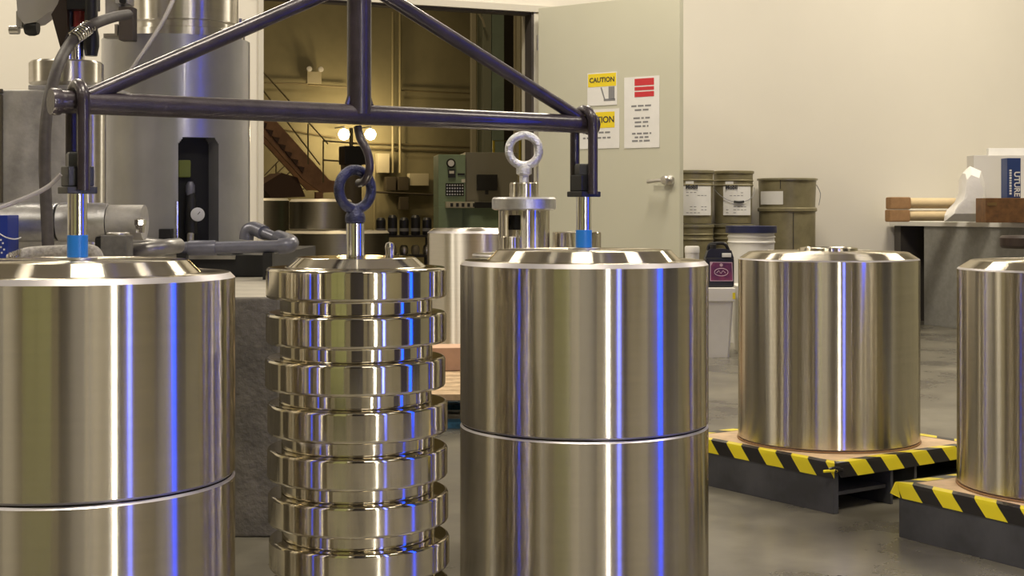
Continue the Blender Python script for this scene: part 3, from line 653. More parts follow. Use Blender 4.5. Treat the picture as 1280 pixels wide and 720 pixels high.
tag(MB().tube([px(154, 98, 2.62), px(165, 86, 2.62), px(180, 64, 2.63), px(197, 38, 2.65), px(211, 12, 2.67), px(220, -12, 2.7), px(232, -60, 2.75), px(250, -140, 2.8), Vector((-.55, 3.0, 2.4)), Vector((-.5, 3.2, CEIL-.001))], [.006]*22+[.0042]*20+[.0035]*1, 8, smooth=6).build('tag_line', CABLE) if False else MB().tube([px(154, 98, 2.62), px(165, 86, 2.62), px(180, 64, 2.63), px(197, 38, 2.65), px(211, 12, 2.67), px(220, -12, 2.7), px(232, -60, 2.75), px(250, -140, 2.8), Vector((-.55, 3.0, 2.4)), Vector((-.5, 3.2, CEIL-.001))], .0042, 8, smooth=6).build('thin_cable', CABLE), 'thin grey cable rising from left brace of lifting beam', 'cable')
tag(MB().tube([px(76, 218, 2.46), px(62, 232, 2.46), px(40, 244, 2.45), px(15, 254, 2.44), px(-20, 268, 2.43), px(-80, 300, 2.6), Vector((-1.25, 3.2, .70)), Vector((-1.4, 3.66, .64)), Vector((-1.5, 3.78, .609))], .0042, 8, smooth=6).build('thin_cable', CABLE), 'thin grey cable leaving left shackle towards the left edge', 'cable')
tag(MB().tube([px(-6, 288, 3.92), px(6, 296, 3.91), px(18, 299, 3.95), px(26, 297, 4.0)], .0018, 6, smooth=5).build('thin_cable', PAPER), 'very thin white wire looping out from the blue carton', 'cable')

# ------------------------------------------------------------------ pails, drum, bin, jug near the back wall
def pail(c, z0, label, body, lidm, R=.136, h=.358, label_txt=None, face=0, handle=False, ribs=2, group=None, tall_label=False, lid=True):
    t = thing('pail', label, 'pail', (c[0], c[1], z0), 0, group)
    pr = [(0, 0), (R*.90, 0), (R*.905, .006), (R*.955, h*.62)]
    for k in range(ribs): z = h*(.70+.09*k); pr += [(R*.965, z), (R*1.005, z+.004), (R*1.005, z+.009), (R*.97, z+.014)]
    pr += [(R*.985, h-.022), (R, h-.02)]
    MB().lathe(pr, 48).build('body', body, t)
    if lid: MB().lathe([(R*.99, h-.021), (R*1.04, h-.019), (R*1.04, h-.004), (R*1.0, h-.001), (R*.93, h-.001), (R*.9, h-.006), (0, h-.006)], 48).build('lid', lidm, t)
    if lidm is NAVY: MB().lathe([(R*1.02, h-.045), (R*1.065, h-.044), (R*1.065, h-.003), (R*1.041, h-.001)], 48, cap=False).build('lid_skirt', NAVY, t)
    rr = R*.972
    if label_txt is not None:
        # curved paper label
        b = MB(); w2 = .8; z1, z2 = .055, .265; n = 12
        P_ = lambda a, z: (rr*1.003*math.sin(a), -rr*1.003*math.cos(a), z)
        for i in range(n):
            a0 = face-w2+2*w2*i/n; a1 = face-w2+2*w2*(i+1)/n
            b.quad(P_(a0, z1), P_(a1, z1), P_(a1, z2), P_(a0, z2))
        for i in range(3):
            a0 = face-w2+.12+.14*i; a1 = a0+.14
            b.quad(P_(a0, z2), P_(a1, z2), P_(a1, z2+.025), P_(a0, z2+.025))
        bmesh.ops.remove_doubles(b.bm, verts=b.bm.verts, dist=1e-5)
        lb_ = b.build('paper_label', PAPER, t)
        a = face-w2*.45
        text_mesh(label_txt, .036, INK, t, (rr*1.03*math.sin(a), -rr*1.03*math.cos(a), z2-.022), (PI/2, 0, a), bold=.0015)
        b = MB(); rnd = random.Random(int(c[0]*100))
        for z in (z2-.06, z2-.08, z1+.055, z1+.035, z1+.015):
            for i in range(6):
                if rnd.random() < .6:
                    a0 = face-w2*.8+.19*i; b.quad(*[(rr*1.008*math.sin(q), -rr*1.008*math.cos(q), zz) for q, zz in ((a0, z), (a0+.13, z), (a0+.13, z+.004), (a0, z+.004))])
        b.build('small_print', INKG, t)['kind'] = 'stuff'
    if handle:
        pts = []
        for i in range(13):
            a = -1.45+2.9*i/12+face; dz = .10*math.cos((i/12-.5)*PI)
            pts.append(((rr+.012)*math.sin(a), -(rr+.012)*math.cos(a), h*.68-dz))
        MB().tube(pts, .0022, 6, smooth=2).build('wire_handle', INKG, t)
        MB().tube(pts[5:8], .008, 8, smooth=2).build('handle_grip', BLACK, t)
    return t
h3 = .3635
p1, p2 = px(866.5, 0, 9.76), px(916.5, 0, 9.9)
wd = ['lowest', 'middle', 'top']
for k in range(3):
    pail((p1.x, p1.y), k*h3, f'olive steel pail, {wd[k]} of the stack nearest the door', OLIVE, OLIVEL, label_txt='Mobil' if k == 2 else None, tall_label=True, face=.16, handle=False, group='olive pails stacked by the wall')
    pail((p2.x, p2.y), k*h3, f'olive steel pail, {wd[k]} of the stack left of the wide drum', OLIVE, OLIVE if k == 2 else OLIVEL, label_txt='Mobil' if k == 2 else None, face=.12, handle=(k == 2), group='olive pails stacked by the wall')
# wide drum (two part)
dc = px(984, 0, 10.0)
dr = thing('olive_drum', 'wide olive steel drum with raised hoop and white label', 'drum', (dc.x, dc.y, 0))
MB().lathe([(0, 0), (.184, 0), (.186, .01), (.190, .40), (.196, .41), (.190, .42), (.192, .805), (.203, .81), (.203, .828), (.196, .834)], 64).build('lower_body', OLIVE, dr)
MB().lathe([(.190, .8345), (.192, .9), (.196, .99), (.197, 1.02)], 64).build('upper_body', OLIVE, dr)
MB().lathe([(.19, 1.021), (.207, 1.021), (.207, 1.032), (.2, 1.036), (0, 1.032)], 64).build('lid', BLACK if False else OLIVEL, dr)
b = MB(); P_ = lambda a, z, r=.1955: (r*math.sin(a), -r*math.cos(a), z)
for i in range(6): a0 = -1.35+.17*i; b.quad(P_(a0, .855), P_(a0+.17, .855), P_(a0+.17, .945), P_(a0, .945))
bmesh.ops.remove_doubles(b.bm, verts=b.bm.verts, dist=1e-5); b.build('paper_label', PAPER, dr)
MB().tube([P_(.03, z, .193) for z in (.42, .80)], .0025, 6).tube([P_(-.42, z, .197) for z in (.96, 1.02)], .0025, 6).build('side_seam', BLACK, dr)
MB().tube([P_(1.2, .99, .2), P_(1.3, .93, .225), P_(1.25, .85, .215)], .0025, 6, smooth=3).build('wire_handle', INKG, dr)
# white pails with navy lid
wp = px(939, 0, 8.95)
pail((wp.x, wp.y), 0, 'white plastic pail under the navy lidded white pail', WHITEP, WHITEP, R=.147, h=.36, ribs=3, group='white pails behind the middle right weight')
pail((wp.x, wp.y), .361, 'white plastic pail with navy lid stacked before the wide drum', WHITEP, NAVY, R=.147, h=.36, ribs=3, group='white pails behind the middle right weight')
# bins
def bin_(x0, x1, Y, h, label):
    a, c_ = px(x0, 0, Y).x, px(x1, 0, Y).x; wv = (c_-a)/2; dp_ = .15
    t = thing('white_bin', label, 'bin', ((a+c_)/2, Y+dp_, 0), 0)
    b = MB(); m0, m1 = .80, .93; hb = h-.075
    lo = [(-wv*m0, -dp_*m0, 0), (wv*m0, -dp_*m0, 0), (wv*m0, dp_*m0, 0), (-wv*m0, dp_*m0, 0)]
    hi = [(-wv*m1, -dp_*m1, hb), (wv*m1, -dp_*m1, hb), (wv*m1, dp_*m1, hb), (-wv*m1, dp_*m1, hb)]
    vl = [b.bm.verts.new(v) for v in lo]; vh = [b.bm.verts.new(v) for v in hi]
    b.bm.faces.new(vl[::-1]); b.bm.faces.new(vh)
    for i in range(4): b.bm.faces.new((vl[i], vl[(i+1) % 4], vh[(i+1) % 4], vh[i]))
    bmesh.ops.bevel(b.bm, geom=[e for e in b.bm.edges if abs(e.verts[0].co.z-e.verts[1].co.z) > .1], offset=.012, segments=3, affect='EDGES')
    b.build('tapered_body', WHITEP, t)
    MB().box((-wv, -dp_, hb+.0005), (wv, dp_, h), bev=.006).build('rim_lid', WHITEP, t)
    MB().box((wv*.88, -dp_-.0015, hb+.015), (wv*.99, -dp_-.0003, hb+.05)).build('yellow_sticker', YEL, t, smooth=False)
    return t
bin_(856, 919.5, 8.0, .386, 'white plastic bin on floor under the black jug')
bin_(921, 975, 8.25, .386, 'white plastic bin standing behind the middle right weight')
jg = thing('black_jug', 'black plastic jug with purple label on white bin', 'jug', (px(899, 0, 8.1).x, 8.12, .3865))
b = MB(); b.box((-.08, -.055, 0), (.08, .055, .165), bev=.014)
b.poly([(-.08, -.04, .16), (.08, -.04, .16), (.066, -.04, .205), (.03, -.04, .215), (-.05, -.04, .215), (-.066, -.04, .2)], (0, .08, 0)); b.build('body', BLACK, jg)
MB().tube([(-.06, 0, .205), (-.052, 0, .235), (-.02, 0, .243), (.035, 0, .240), (.06, 0, .19)], .0095, 10, smooth=4).build('grip', BLACK, jg)
MB().lathe([(.018, .213), (.018, .238), (.016, .24), (0, .24)], 18, (-.035, -.02, 0)).build('cap', BLACKM, jg)
MB().box((.012, -.058, .168), (.062, -.0405, .19), bev=.003).build('white_tab', PAPER, jg)
MB().poly([(-.056, -.0552, .035), (.072, -.0552, .035), (.068, -.0552, .14), (-.056, -.0552, .143)], (0, -.001, 0)).build('label_border', PINKL, jg, smooth=False)
MB().poly([(-.052, -.0563, .039), (.068, -.0563, .039), (.064, -.0563, .136), (-.04, -.0563, .139), (-.052, -.0563, .12)], (0, -.001, 0)).build('purple_panel', PURPLE, jg, smooth=False)
MB().torus((.006, -.0574, .085), .038, .0016, sz=.55, seg=28, rs=5).lathe([(.009, 0), (.009, .001)], 12, (.006, -.0574, .125), RX(PI/2)).tube([(-.02, -.0574, .08), (-.008, -.0574, .094), (.004, -.0574, .078), (.016, -.0574, .094), (.03, -.0574, .08)], .0016, 5).build('emblem', PINKL, jg)
wt = thing('white_tub', 'small white lidded tub on bin beside the black jug', 'tub', (px(864, 0, 8.2).x, 8.16, .3865))
MB().lathe([(0, 0), (.036, 0), (.040, .19)], 28).build('body', WHITEP, wt)
MB().lathe([(.042, .1905), (.042, .22), (.038, .228), (0, .228)], 28).build('lid', WHITEP, wt)

# ------------------------------------------------------------------ work bench at right
SB = 4.72
def onb(s, t_, z=0): return W(s, t_, z)
ZB = .735
bench = thing('work_bench', 'grey sided work bench with pale top at right against the wall', 'bench', (OX, OY, 0), TH)
MB().box((SB, -1.75, 0), (SB+.03, -.38, ZB-.034), bev=.002).build('side_panel', BENCHP, bench)
MB().box((SB-.02, -1.8, ZB-.033), (S1-.3, -.02, ZB), bev=.004).build('worktop', BENCHT, bench)
MB().box((SB+.02, -.10, 0), (S1-.4, -.03, ZB-.034)).build('shade_panel', mat('bench_shade', (.07, .062, .055), .7), bench, smooth=False)  # dark panel stands in for the shade under the worktop
MB().box((SB+.032, -1.7, .0), (S1-.4, -1.67, ZB-.034)).build('front_panel', BENCHP, bench, smooth=False)
MB().box((SB+.032, -.40, 0), (SB+.4, -.385, ZB-.034)).build('shade_divider', BLACKM, bench, smooth=False)  # black panel put in as shade inside the knee space
# things on it: positions by picture column at a chosen distance
ZT = ZB+.001
def tube_roll(x0, y0, x1, Y, z, label):
    a = px(x0, 0, Y); t = thing('paper_tube', label, 'tube', (a.x, a.y, z), TH*.45)
    L = (px(x1, 0, Y).x-a.x)*1.05; c = .15
    MB().box((0, -.043, 0), (c, .043, .084), bev=.012).build('cardboard_sleeve', CARD, t)
    MB().lathe([(.036, 0), (.036, L-c), (.032, L-c), (.032, .0)], 28, (c+.001, 0, .042), RY(PI/2), cap=False).build('tube', TANP, t)
tube_roll(1109, 0, 1196, 9.88, ZT, 'tan paper tube with brown square sleeve, lower one on bench end')
tube_roll(1110, 0, 1196, 9.88, ZT+.0855, 'tan paper tube with brown square sleeve, upper one on bench end')
# crumpled white film bag
def lumpy(pts, Y, dY, seed, name, parent, m):
    rnd = random.Random(seed); b = MB(); n = len(pts); lay = 5; V = []
    cx = sum(p[0] for p in pts)/n; cy = sum(p[1] for p in pts)/n
    for k in range(lay):
        f = math.sin(PI*(k+.7)/(lay+.4))**.4; y_ = Y+dY*k/(lay-1)
        V.append([b.bm.verts.new(px(cx+(x-cx)*f+rnd.uniform(-1.2, 1.2), cy+(y-cy)*f+(rnd.uniform(-1.2, 1.2) if y < 270 else 0), Y)+Vector((0, y_-Y, 0))) for x, y in pts])
    for A, B in zip(V, V[1:]):
        for i in range(n): b.bm.faces.new((A[i], A[(i+1) % n], B[(i+1) % n], B[i]))
    for A in (V[0], V[-1]):
        c = b.bm.verts.new(sum((v.co for v in A), Vector())/n+Vector((0, rnd.uniform(-.02, .0), 0)))
        for i in range(n): b.bm.faces.new((A[i], A[(i+1) % n], c))
    return b.build(name, m, parent)
tag(lumpy([(1184, 277), (1186, 270), (1194, 262), (1200, 254), (1205, 240), (1208, 215), (1216, 208), (1231, 213), (1237, 235), (1234, 277)], 9.62, .16, 2, 'film_bag', None, BAG), 'crumpled white film bag leaning before tubes on bench', 'bag')
bk = thing('white_carton', 'tall plain white carton behind film bag on bench', 'carton', (0, 0, 0))
MB().box(Vector((px(1217, 0, 9.85).x, 9.85, ZT)), Vector((px(1300, 0, 9.85).x, 10.0, px(0, 194, 9.85).z)), bev=.004).build('box', mat('off_white_card', (.62, .6, .57), .6), bk)
MB().box(Vector((px(1246, 0, 9.83).x, 10.001, ZT)), Vector((px(1310, 0, 9.83).x, 10.05, px(0, 184, 9.85).z)), bev=.003).build('inner_sheet', PAPER, bk)
bb = thing('brown_box', 'dark brown wooden box on bench at right picture edge', 'box', (0, 0, 0))
zt_ = px(0, 247.5, 9.3).z
MB().box(Vector((px(1232, 0, 9.3).x, 9.3, ZT)), Vector((px(1310, 0, 9.3).x, 9.5, zt_)), bev=.004).build('body', BROWNB, bb)
MB().box(Vector((px(1234, 0, 9.3).x, 9.298, zt_-.05)), Vector((px(1246, 0, 9.3).x, 9.2995, zt_-.03))).build('catch', mat('dull_brass', (.22, .14, .05), .5, .5), bb, smooth=False)
bo = thing('blue_book', 'upright dark blue book with white spine lettering on brown box', 'book', (0, 0, 0))
xa, xb = px(1259, 0, 9.36).x, px(1276, 0, 9.36).x; zt2 = px(0, 197.5, 9.36).z
MB().box((xa, 9.36, zt_+.0005), (xb, 9.48, zt2), bev=.003).build('cover', mat('dark_blue_card', (.02, .045, .16), .5), bo)
text_mesh('UTURE', .052, PAPER, bo, ((xa+xb)/2+.018, 9.3585, (zt_*.62+zt2*.38)-.008), (PI/2, PI/2, 0), bold=.0012)
text_mesh('CIVIL UTILITY', .026, PAPER, bo, (xa+.02, 9.3585, (zt_*.60+zt2*.40)-.01), (PI/2, PI/2, 0), name='small_lettering') if False else None
b = MB(); z = zt2-.075; rnd = random.Random(9)
while z > zt_+.02:
    l = rnd.uniform(.008, .016); b.box((xa+.014, 9.3582, z-l), (xa+.028, 9.3592, z)); z -= l+.005
b.build('small_print', PAPER, bo, smooth=False)['kind'] = 'stuff'
# dark chair/stool seat
st = thing('stool', 'dark brown padded stool before bench at right picture edge', 'stool', (px(1290, 0, 8.3).x, 8.3, 0))
sz = px(0, 294, 8.3).z
MB().lathe([(0, sz-.075), (.165, sz-.075), (.178, sz-.06), (.178, sz-.015), (.165, sz-.002), (0, sz)], 40).build('seat', CHAIRM, st)
MB().lathe([(.02, .12), (.02, sz-.0755)], 16).build('post', SATIN, st)
for k in range(5):
    a = 2*PI*k/5; MB().tube([(0, 0, .13), (.16*math.cos(a), .16*math.sin(a), .08), (.24*math.cos(a), .24*math.sin(a), .012)], .0115, 8).build('leg', BLACK, st)

# ------------------------------------------------------------------ far hall seen through the opening
Yw = 15.2
# pipes and fittings on far wall, in building coordinates: u for a pixel column on plane t
def sb(x, t_):
    k = (x-640)/F; X0, Y0 = OX-t_*math.sin(TH), OY+t_*math.cos(TH)
    return (k*Y0-X0)/(math.cos(TH)-k*math.sin(TH))
def zb_(x, y, t_):
    p = W(sb(x, t_), t_); return EYE-(y-HZ)*p.y/F
def B(x, y, t_): s = sb(x, t_); return W(s, t_, zb_(x, y, t_))
TW = T1-.06
fd = MB()
for (xa_, ya_, xb_, yb_) in ((322, 103, 385, 105), (385, 106, 433, 109), (500, 113, 590, 117), (440, 178, 590, 184), (440, 184, 590, 190), (322, 157, 420, 172)):
    fd.tube([B(xa_, ya_, TW), B(xb_, yb_, TW)], .011, 8)
tag(fd.build('wall_conduit_run', RAIL), 'thin horizontal conduits along tan wall of far hall', 'conduit')
for xx, y0_, y1_, n_ in ((491, 15, 216, 'left'), (500, 15, 216, 'right'), (468, 205, 330, 'short')):
    tag(MB().tube([B(xx, y0_, TW-.05), B(xx, y1_, TW-.05)], .016 if n_ != 'short' else .012, 8).build('vertical_conduit', mat('pale_conduit', (.33, .29, .17), .5)), {'left': 'pale vertical conduit on far hall wall, left of a close pair', 'right': 'pale vertical conduit on far hall wall, right of a close pair', 'short': 'short pale vertical conduit low on far hall wall behind blue eye bolt'}[n_], 'conduit')
def wallbox(name, x0_, x1_, y0_, y1_, d, m, label, cat):
    a, c = B(x0_, y1_, TW-d), B(x1_, y0_, TW-d); L = (Vector((c.x, c.y, 0))-Vector((a.x, a.y, 0))).length
    t = thing(name, label, cat, (a.x, a.y, a.z), TH)
    MB().box((0, 0, 0), (L, d, c.z-a.z), bev=.006).build('box', m, t)
    return t, L, c.z-a.z
PALEB = mat('pale_grey_box', (.42, .38, .27), .5)
t, L, H_ = wallbox('emergency_light', 384, 402, 90, 104, .06, PALEB, 'pale twin-headed emergency light on far hall wall', 'lamp')
for x in (.1, .9): MB().lathe([(.0, -.03), (.03, -.025), (.035, .02), (0, .03)], 14, (x*L, -.02, H_+.03), RX(PI/2)).build('lamp_head', WHITEP, t)
wallbox('electrical_box', 472, 487, 192, 216, .1, PALEB, 'pale grey electrical box on far hall wall left of conduits', 'box')
wallbox('electrical_box', 512, 536, 217, 232, .1, PALEB, 'pale wide electrical box right of two dark switch boxes', 'box')
DKB = mat('dark_switch_box', (.055, .045, .03), .5)
t, L, H_ = wallbox('switch_box', 483, 495, 221, 238, .12, DKB, 'dark switch box on far hall wall, left of two', 'switch box')
t, L, H_ = wallbox('switch_box', 498, 511, 221, 238, .12, DKB, 'dark switch box on far hall wall, right of two', 'switch box')
wallbox('switch_box', 500, 511, 246, 262, .12, DKB, 'dark switch box set below the pair on far wall', 'switch box')
tag(MB().tube([B(470, 240, TW-.1), B(552, 244, TW-.1)], .014, 8).build('cable_tray', mat('dark_tray', (.05, .04, .025), .6)), 'dark horizontal cable tray under the switch boxes', 'tray')
# two glowing lamps
for i, xx in enumerate((430, 463)):
    p = B(xx, 168, TW-.35)
    t = thing('wall_lamp', ('left' if i == 0 else 'right')+' of two glowing lamps behind the lifting hook', 'lamp', p)
    MB().lathe([(0, -.075), (.05, -.055), (.075, 0), (.05, .055), (0, .075)], 20).build('globe', mat('lamp_glow', (1, .9, .7), .5, emit=(1, .78, .42), es=40), t)
    q = (W(0, TW+.02)-W(0, TW-.35)); MB().tube([(0, .0, .06), (0, 0, .10), q+Vector((0, 0, .1))], .01, 6).build('arm', BLACK, t)
    l = bpy.data.lights.new('lamp_light', 'POINT'); l.energy = 20; l.color = (1, .75, .4); l.shadow_soft_size = .1
    lo = bpy.data.objects.new('lamp_light', l); lo.location = p-q.normalized()*.12; C.objects.link(lo)
# dark machine behind hook
mp_ = thing('dark_machine', 'dark upright machine with black head behind blue eye bolt', 'machine', W(sb(439, 6.2), 6.2), TH)
zz = lambda y, t_=6.2: zb_(440, y, t_)
kk = W(sb(440, 6.2), 6.2).y/F
MB().box((-12*kk, -.1, zz(206)), (17*kk, .12, zz(183)), bev=.01).build('head', BLACK, mp_)
MB().lathe([(13*kk, 0), (13*kk, zz(206)-.001)], 24).build('drum_body', mat('brown_grey_drum', (.12, .10, .07), .5), mp_)
MB().lathe([(.02, zz(183)+.0005), (.02, zz(160))], 12).build('mast', RAIL, mp_)
# green columns
for (xa_, xb_, m, lbl) in ((590, 595, PALEB, 'slim pale steel post left of the grey green column'), (604, 614, mat('pale_green_column', (.27, .28, .21), .55), 'pale green steel column in far hall'), (615, 630, COLG, 'dark green steel column in far hall'), (650, 656, PALEB, 'slim pale post beside opening jamb in far hall')):
    s0_, s1_ = sb(xa_, 5.0), sb(xb_, 5.0); wv = (s1_-s0_)
    t = thing('steel_column', lbl, 'column', W(s0_, 5.0), TH)
    if wv > .05:
        MB().box((0, 0, 0), (wv, .012, 6.4)).box((0, .15, 0), (wv, .162, 6.4)).build('flange', m, t, smooth=False); MB().box((wv/2-.006, .0121, 0), (wv/2+.006, .1499, 6.4)).build('web', m, t, smooth=False)
    else: MB().box((0, 0, 0), (wv, .05, 6.4)).build('post', m, t, smooth=False)
MB().bm.free()
tag(MB().tube([B(594, 12, 4.9), B(602, 22, 4.9), B(606, 34, 4.9)], .012, 6, smooth=3).build('knee_brace', PALEB), 'thin pale curved brace between the far hall posts', 'brace')
# dark wall section right of the columns
s0_, s1_ = sb(628, 7.0), sb(700, 7.0)
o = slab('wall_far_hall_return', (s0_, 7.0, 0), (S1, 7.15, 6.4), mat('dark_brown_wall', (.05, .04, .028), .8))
# yellow frame
fy = MB(); a, c = B(616, 236, 4.7), B(648, 176, 4.7)
def rr_(x, y): return B(x, y, 4.7)
fy.tube([rr_(617, 300), rr_(617, 176), rr_(650, 176), rr_(650, 300)], .014, 6)
tag(fy.build('yellow_frame', mat('dull_yellow', (.42, .33, .03), .5)), 'thin yellow frame seen through the bright cast eye bolt', 'frame')
# staircase
TS = 6.6
stt = thing('steel_staircase', 'rust red steel staircase descending to right in far hall', 'staircase', (0, 0, 0))
e2 = W(0, 1)-W(0, 0)
def strip(pts, t_, d): return [B(x, y, t_) for x, y in pts], e2*d
MB().poly(*strip([(318, 142), (345, 150), (408, 226), (424, 228), (424, 244), (394, 244), (382, 218), (318, 152)], TS, .04)).build('stringer', RUST, stt, smooth=False) if False else None
MB().poly(*strip([(314, 132), (345, 151), (412, 225), (428, 228), (428, 240), (402, 241), (379, 224), (314, 152)], TS, .04)).build('stringer', RUST, stt, smooth=False)
MB().poly(*strip([(300, 132), (330, 150), (394, 225), (410, 228), (410, 238), (384, 238), (300, 146)], TS+.8, .04)).build('stringer', RUST, stt, smooth=False)
for i in range(7):
    x, y = 325+i*7.8, 152+i*9.2
    MB().poly([B(x, y, TS-.03), B(x+9, y+2, TS-.03), B(x+6.5, y+8.5, TS-.03)], e2*.12).build('tread_bracket', mat('dark_rust', (.075, .04, .025), .6), stt, smooth=False)
rl = MB()
for o_ in (-12, -40): rl.tube([B(322, 118+o_*.45+6, TS), B(345, 150+o_*.5, TS), B(408, 215+o_, TS)], .009, 6)
rl.bm.free()
rl = MB()
for pts in (((322, 82), (410, 180)), ((322, 104), (400, 206)), ((345, 130), (345, 152)), ((385, 155), (385, 205)), ((404, 176), (404, 228)), ((404, 176), (446, 179)), ((404, 200), (446, 203))):
    rl.tube([B(x, y, TS) for x, y in pts], .009, 6)
rl.build('handrail', RAIL, stt)
MB().poly(*strip([(326, 232), (352, 216), (372, 222), (382, 246), (340, 248)], TS+.1, .5)).build('under_landing', mat('dark_rust', (.09, .035, .022), .6), stt, smooth=False)
MB().poly(*strip([(395, 240), (404, 240), (404, 290), (395, 290)], TS, .06)).build('post', RUST, stt, smooth=False)
rl = MB()
for pts in (((322, 228), (352, 197)), ((322, 240), (358, 205)), ((322, 248), (366, 212)), ((322, 236), (380, 236)), ((345, 204), (345, 236))): rl.tube([B(x, y, TS+1.2) for x, y in pts], .009, 6)
tag(rl.build('lower_handrail', RAIL), 'thin lower handrail rising right below the staircase', 'handrail')
# dull steel weights in the far hall
def farcyl(x0_, x1_, y0_, y1_, Y, label, base=False):
    c = px((x0_+x1_)/2, 0, Y); R = (x1_-x0_)/2*Y/F; z0, z1 = px(0, y1_, Y).z, px(0, y0_, Y).z
    z0 = max(0, z0)
    o = MB().lathe([(0, 0), (R-.01, 0), (R, .01), (R, z1-z0-.02), (R-.015, z1-z0), (R*.5, z1-z0+.002), (0, z1-z0+.002)], 64).build('dull_steel_weight', [DULL, EDGE2], loc=(c.x, c.y, z0))
    for p in o.data.polygons:
        if .3 < abs(p.normal.z) < .93: p.material_index = 1
    tag(o, label, 'weight', 'dull steel weights in the far hall'); return o
farcyl(356, 486, 288, 400, 11.0, 'wide dull steel cylinder carrying a narrower one, behind disc stack')
z_ = px(0, 288, 11.0).z+.003
o = farcyl(362, 440, 249, 287.6, 11.0, 'dull steel cylinder on top of the wide one in far hall')
farcyl(280, 361, 248, 420, 12.2, 'dull steel cylinder left of the stacked two, half hidden by wall')
# black canisters on rack
rk = thing('steel_rack', 'low dark steel rack holding black canisters in far hall', 'rack', px(506, 0, 11.6)*1.0, TH)
rk.location.z = 0
MB().box((-.24, -.1, .44), (.24, .15, .46)).box((-.24, -.1, .60), (.24, .15, .615)).build('shelf', BLACK, rk, smooth=False)
for x in (-.235, .235):
    for y in (-.095, .145): MB().box((x-.012, y-.012, 0), (x+.012, y+.012, .44 if False else .4399)).build('leg', BLACK, rk, smooth=False)
for x in (-.235, .235): MB().box((x-.008, .12, .4601), (x+.008, .14, .5999)).build('riser', BLACK, rk, smooth=False)
for i in range(5):
    q = W(0, 0)*0; v = RZ(TH) @ Vector((-.195+.098*i, .02, 0)); p = rk.location+v
    t = thing('black_canister', ['leftmost','second from left','middle','second from right','rightmost'][i]+' black canister on upper shelf of the far hall rack', 'canister', (p.x, p.y, .6155), 0, 'black canisters on upper shelf of far rack')
    hc = .12+.02*(i % 2); MB().lathe([(0, 0), (.036, 0), (.038, .01), (.038, hc), (.025, hc+.02), (0, hc+.022)], 20).build('body', BLACK, t)
    MB().lathe([(.0385, .03), (.0385, .055)], 20, cap=False).build('label_band', INKG, t)
    t = thing('white_lamp_head', ['leftmost','second from left','middle','second from right','rightmost'][i]+' pale round fitting on lower shelf of the far hall rack', 'fitting', (p.x, p.y-.02, .4605), 0, 'pale round fittings on lower shelf of far rack')
    MB().lathe([(0, 0), (.03, 0), (.036, .03), (.032, .06), (.02, .075), (0, .077)], 20).build('body', PALEB if i % 2 else SATIN, t)
# green control console
cy = 12.3
cc = thing('control_console', 'green control console with gauge, buttons and dark monitor in far hall', 'console', (px(548, 0, cy).x, cy, 0), math.radians(8))
kx = cy/F; zc = lambda y: EYE-(y-HZ)*kx
def cb_(x0_, x1_, y0_, y1_, d0, d1, m, name, bev=.004): return MB().box(((x0_-548)*kx, d0, zc(y1_)), ((x1_-548)*kx, d1, zc(y0_)), bev=bev).build(name, m, cc)
cb_(548, 582, 193, 258, 0, .5, GREEN, 'cabinet'); cb_(582.3, 648, 190, 252, .02, .5, GREEND, 'monitor_hood')
MB().box((0, -.02, 0), (30*kx, .5, zc(258)-.001), bev=.004).box((30.2*kx, .06, 0), (100*kx, .5, zc(252)-.001), bev=.004).build('pedestal', GREEN, cc)
cb_(556, 620, 252.2, 260, -.14, -.0205, mat('cream_key_panel', (.5, .48, .4), .5), 'key_shelf')
b = MB()
for i in range(5): b.box(((561+i*7-548)*kx, -.1425, zc(258.5)), ((564.5+i*7-548)*kx, -.1405, zc(254)))
b.build('keys', BLACK, cc, smooth=False)['kind'] = 'stuff'
cb_(591, 620, 252.4, 259.9, -.147, -.1405, BLACKM, 'dark_key_block', .001)
MB().lathe([(.037, 0), (.04, .02), (.034, .022)], 24, ((563.5-548)*kx, -.001, zc(204)), RX(PI/2)).build('gauge_bezel', BLACK, cc)
MB().lathe([(.027, 0), (.027, .003)], 24, ((563.5-548)*kx, -.0235, zc(204)), RX(PI/2)).build('gauge_face', GLASSW, cc)
cb_(560, 569, 212, 222, -.012, -.001, BLACK, 'meter', .001); cb_(561.5, 567.5, 213.5, 217, -.0135, -.0125, PAPER, 'meter_face', .0002)
cb_(577, 581.5, 224, 228, -.0055, -.001, PAPER, 'tag', .0002); cb_(572, 581, 216.5, 219, -.006, -.001, BLACK, 'name_plate', .0005)
cb_(557, 580, 229, 245, -.006, -.001, BLACKM, 'button_panel', .001)
b = MB()
for i in range(7):
    for j in range(4): b.lathe([(.007, 0), (.007, .008), (0, .008)], 8, ((559+i*3.2-548)*kx, -.0062, zc(231.5+j*3.8)), RX(PI/2))
b.build('buttons', SATIN, cc)['kind'] = 'stuff'
cb_(596, 622, 218, 238, -.02, .0195, SCREEN, 'monitor', .003)
MB().box(((607-548)*kx, -.0, zc(243)), ((611-548)*kx, .019, zc(238.2))).build('monitor_stand', BLACK, cc, smooth=False)
cb_(642, 648, 258, 275, .05, .0595, BLACK, 'vent', .001)
wallbox('control_panel', 641, 652, 206, 222, .1, PALEB, 'small pale control panel right of console in far hall', 'panel') if False else None
# unseen lamps added in the far hall; the first lights the console front
for s, t_, e_ in ((.9, 1.5, 1.6), (2.6, 6.6, .8), (-2.0, 6.5, .8)):
    p = W(s, t_, 6.5)
    t = thing('hall_fill_lamp', 'unseen long strip lamp added on far hall ceiling', 'lamp', p, TH, 'unseen strip lamps added on far hall ceiling')
    MB().box((-.7, -.12, -.06), (.7, .12, 0), bev=.01).build('housing', WHITEP, t)
    area_lamp(p-Vector((0, 0, .07)), 1.2, P_HALL*e_, (1, .80, .5), 'RECTANGLE', TH, .2)

